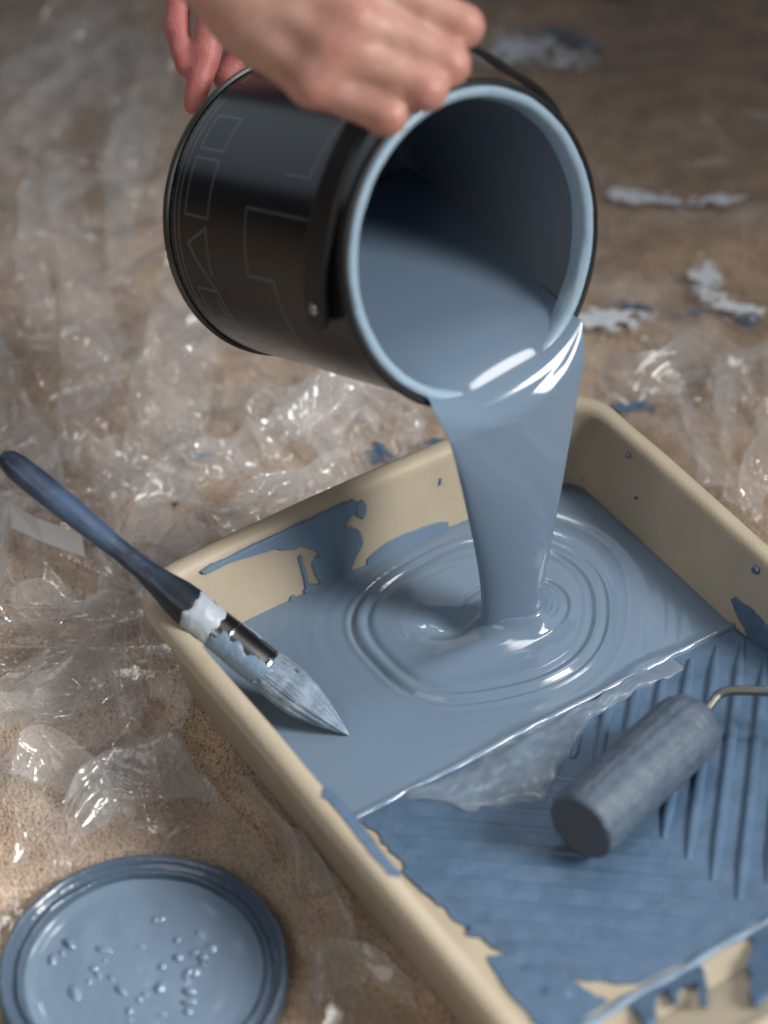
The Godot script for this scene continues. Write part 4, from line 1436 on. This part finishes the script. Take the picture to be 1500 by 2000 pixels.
# a ragged blot lying on the sheet: centre, half sizes, turn, seed
func blot(at: Vector2, half: Vector2, turn: float, sd: int, lift: float, gaps := 0.0) -> ArrayMesh:
	var n := noise(sd, 55.0, 4)
	var st := 0.0013
	var nx := int(half.x * 2.6 / st)
	var nz := int(half.y * 2.6 / st)
	var id := {}
	var v := PackedVector3Array()
	var ix := PackedInt32Array()
	var keep := PackedByteArray()
	keep.resize((nx + 1) * (nz + 1))
	for j in nz + 1:
		for i in nx + 1:
			var q := Vector2((i - nx * 0.5) * st, (j - nz * 0.5) * st)
			var e := Vector2(q.x / half.x, q.y / half.y).length()
			var w := n.get_noise_2d(q.x * 0.5, q.y)
			keep[j * (nx + 1) + i] = 1 if e + 0.9 * w + (0.5 + gaps) * n.get_noise_2d(q.x * 1.5 + 5.0, q.y * 4.0) < 0.74 else 0
	for j in nz:
		for i in nx:
			var k := j * (nx + 1) + i
			if maxi(absi(i - nx / 2), absi(j - nz / 2)) > 1 and keep[k] + keep[k + 1] + keep[k + nx + 1] + keep[k + nx + 2] < 3:
				continue
			var cs := []
			for o in [[0, 0], [1, 0], [0, 1], [1, 1]]:
				var key: int = k + o[0] + o[1] * (nx + 1)
				if not id.has(key):
					id[key] = v.size()
					var q := Vector2((i + o[0] - nx * 0.5) * st, (j + o[1] - nz * 0.5) * st).rotated(turn) + at
					v.append(Vector3(q.x, sheet_at(q.x, q.y) + lift + 0.0006 * (0.5 + n.get_noise_2d(q.x * 2.0, q.y * 2.0)), q.y))
				cs.append(id[key])
			ix.append_array([cs[0], cs[1], cs[2], cs[1], cs[3], cs[2]])
	return make(v, ix)

func build_marks() -> void:
	var white := "white paint scraped on the plastic sheet"
	var list := [
		["white_smear", V2(0.166, -1.293), V2(0.030, 0.008), 0.25, 201, M.white_smear, 0.3, "long pale smear with a thin left tail, on the sheet right of the can"],
		["white_smear", V2(0.214, -1.290), V2(0.026, 0.007), -0.15, 202, M.white_smear, 0.2, "thick pale bar of paint nearest the right edge of the sheet, above the round blot"],
		["white_smear", V2(0.199, -1.203), V2(0.014, 0.022), 0.15, 203, M.white_smear, 0.4, "upright flaky white blot below the two pale bars"],
		["white_smear", V2(0.211, -1.172), V2(0.017, 0.012), 0.2, 204, M.white_smear, 0.5, "small flaky white patch at the foot of the upright blot"],
		["white_smear", V2(0.138, -1.162), V2(0.030, 0.014), 0.05, 205, M.white_smear, 0.5, "flaky white patch right beside the falling paint, behind the tray"],
		["white_smear", V2(0.098, -1.470), V2(0.045, 0.022), 0.15, 206, M.white_smear, 0.9, "broad broken white smear behind the black strap"],
		["blue_fleck", V2(0.160, -1.176), V2(0.020, 0.0035), 0.35, 207, M.dry, 0.6, "thin blue streak along the upper edge of the white patch beside the stream"],
		["blue_fleck", V2(0.190, -1.170), V2(0.006, 0.005), 0.1, 208, M.dry, 0.4, "small blue fleck between the two white patches"],
		["blue_fleck", V2(0.222, -1.165), V2(0.010, 0.008), 0.5, 209, M.dry, 0.9, "scattered blue flecks at the right edge of the sheet"],
		["blue_fleck", V2(0.120, -1.485), V2(0.030, 0.010), 0.4, 210, M.dry, 1.2, "blue scrapes across the broad white smear"],
		["blue_fleck", V2(-0.004, -1.034), V2(0.010, 0.011), 0.4, 211, M.dry, 0.9, "blue splashes on the carpet just behind the tray's back wall"],
		["blue_fleck", V2(0.0290, -1.047), V2(0.008, 0.006), 0.2, 212, M.dry, 0.6, "blue spot behind the rim, left of the falling stream"],
		["blue_fleck", V2(0.150, -1.085), V2(0.018, 0.006), -0.3, 213, M.dry, 1.0, "faint blue scrape behind the tray's back right corner"],
		["blue_fleck", V2(-0.1005, -1.031), V2(0.009, 0.0045), -0.15, 214, M.dry_pale, 0.4, "grey-blue dab on the long fold behind the brush"],
		["blue_fleck", V2(0.160, -1.55), V2(0.030, 0.008), 0.6, 215, M.dry, 1.0, "dim blue streak near the top edge of the sheet"],
		["blue_fleck", V2(-0.165, -1.255), V2(0.006, 0.004), 0.6, 216, M.dry, 0.5, "two tiny blue specks left of the can's foot"],
		["red_fleck", V2(-0.1171, -0.9942), V2(0.0026, 0.0011), -0.7, 217, M.red, 0.2, "tiny dark red fleck on the sheet above the brush handle"]]
	for e in list:
		var lift := 0.0016 if e[0] != "red_fleck" else 0.0012
		var o := put(e[0], blot(e[1], e[2], e[3], e[4], lift, e[6]), e[5])
		tag(o, e[7], "paint mark", "paint marks on the plastic sheet")
	# white strip lying under the brush handle
	var v := PackedVector3Array()
	var a := [Vector3(-0.2068, 0.020, -0.9790), Vector3(-0.1890, 0.0215, -0.9640), Vector3(-0.1640, 0.0205, -0.9530)]
	var b := [Vector3(-0.2030, 0.014, -0.9640), Vector3(-0.1850, 0.015, -0.9520), Vector3(-0.1612, 0.014, -0.9415)]
	for lay in 2:
		for i in 3:
			var up := Vector3(0, 0.0005 * lay, 0)
			v.append(a[i] + up)
			v.append(b[i] + up)
	var ix := PackedInt32Array()
	for q in [[0, 1, 3, 2], [2, 3, 5, 4], [6, 8, 9, 7], [8, 10, 11, 9], [0, 2, 8, 6], [2, 4, 10, 8], [1, 7, 9, 3], [3, 9, 11, 5], [0, 6, 7, 1], [4, 5, 11, 10]]:
		ix.append_array([q[0], q[1], q[2], q[0], q[2], q[3]])
	var flat := PackedVector3Array()
	for k in ix:
		flat.append(v[k])
	var seq := PackedInt32Array(range(flat.size()))
	var o := put("white_strip", make(flat, seq), M.strip)
	tag(o, "short white plastic strip lying under the brush's blue handle", "strip")
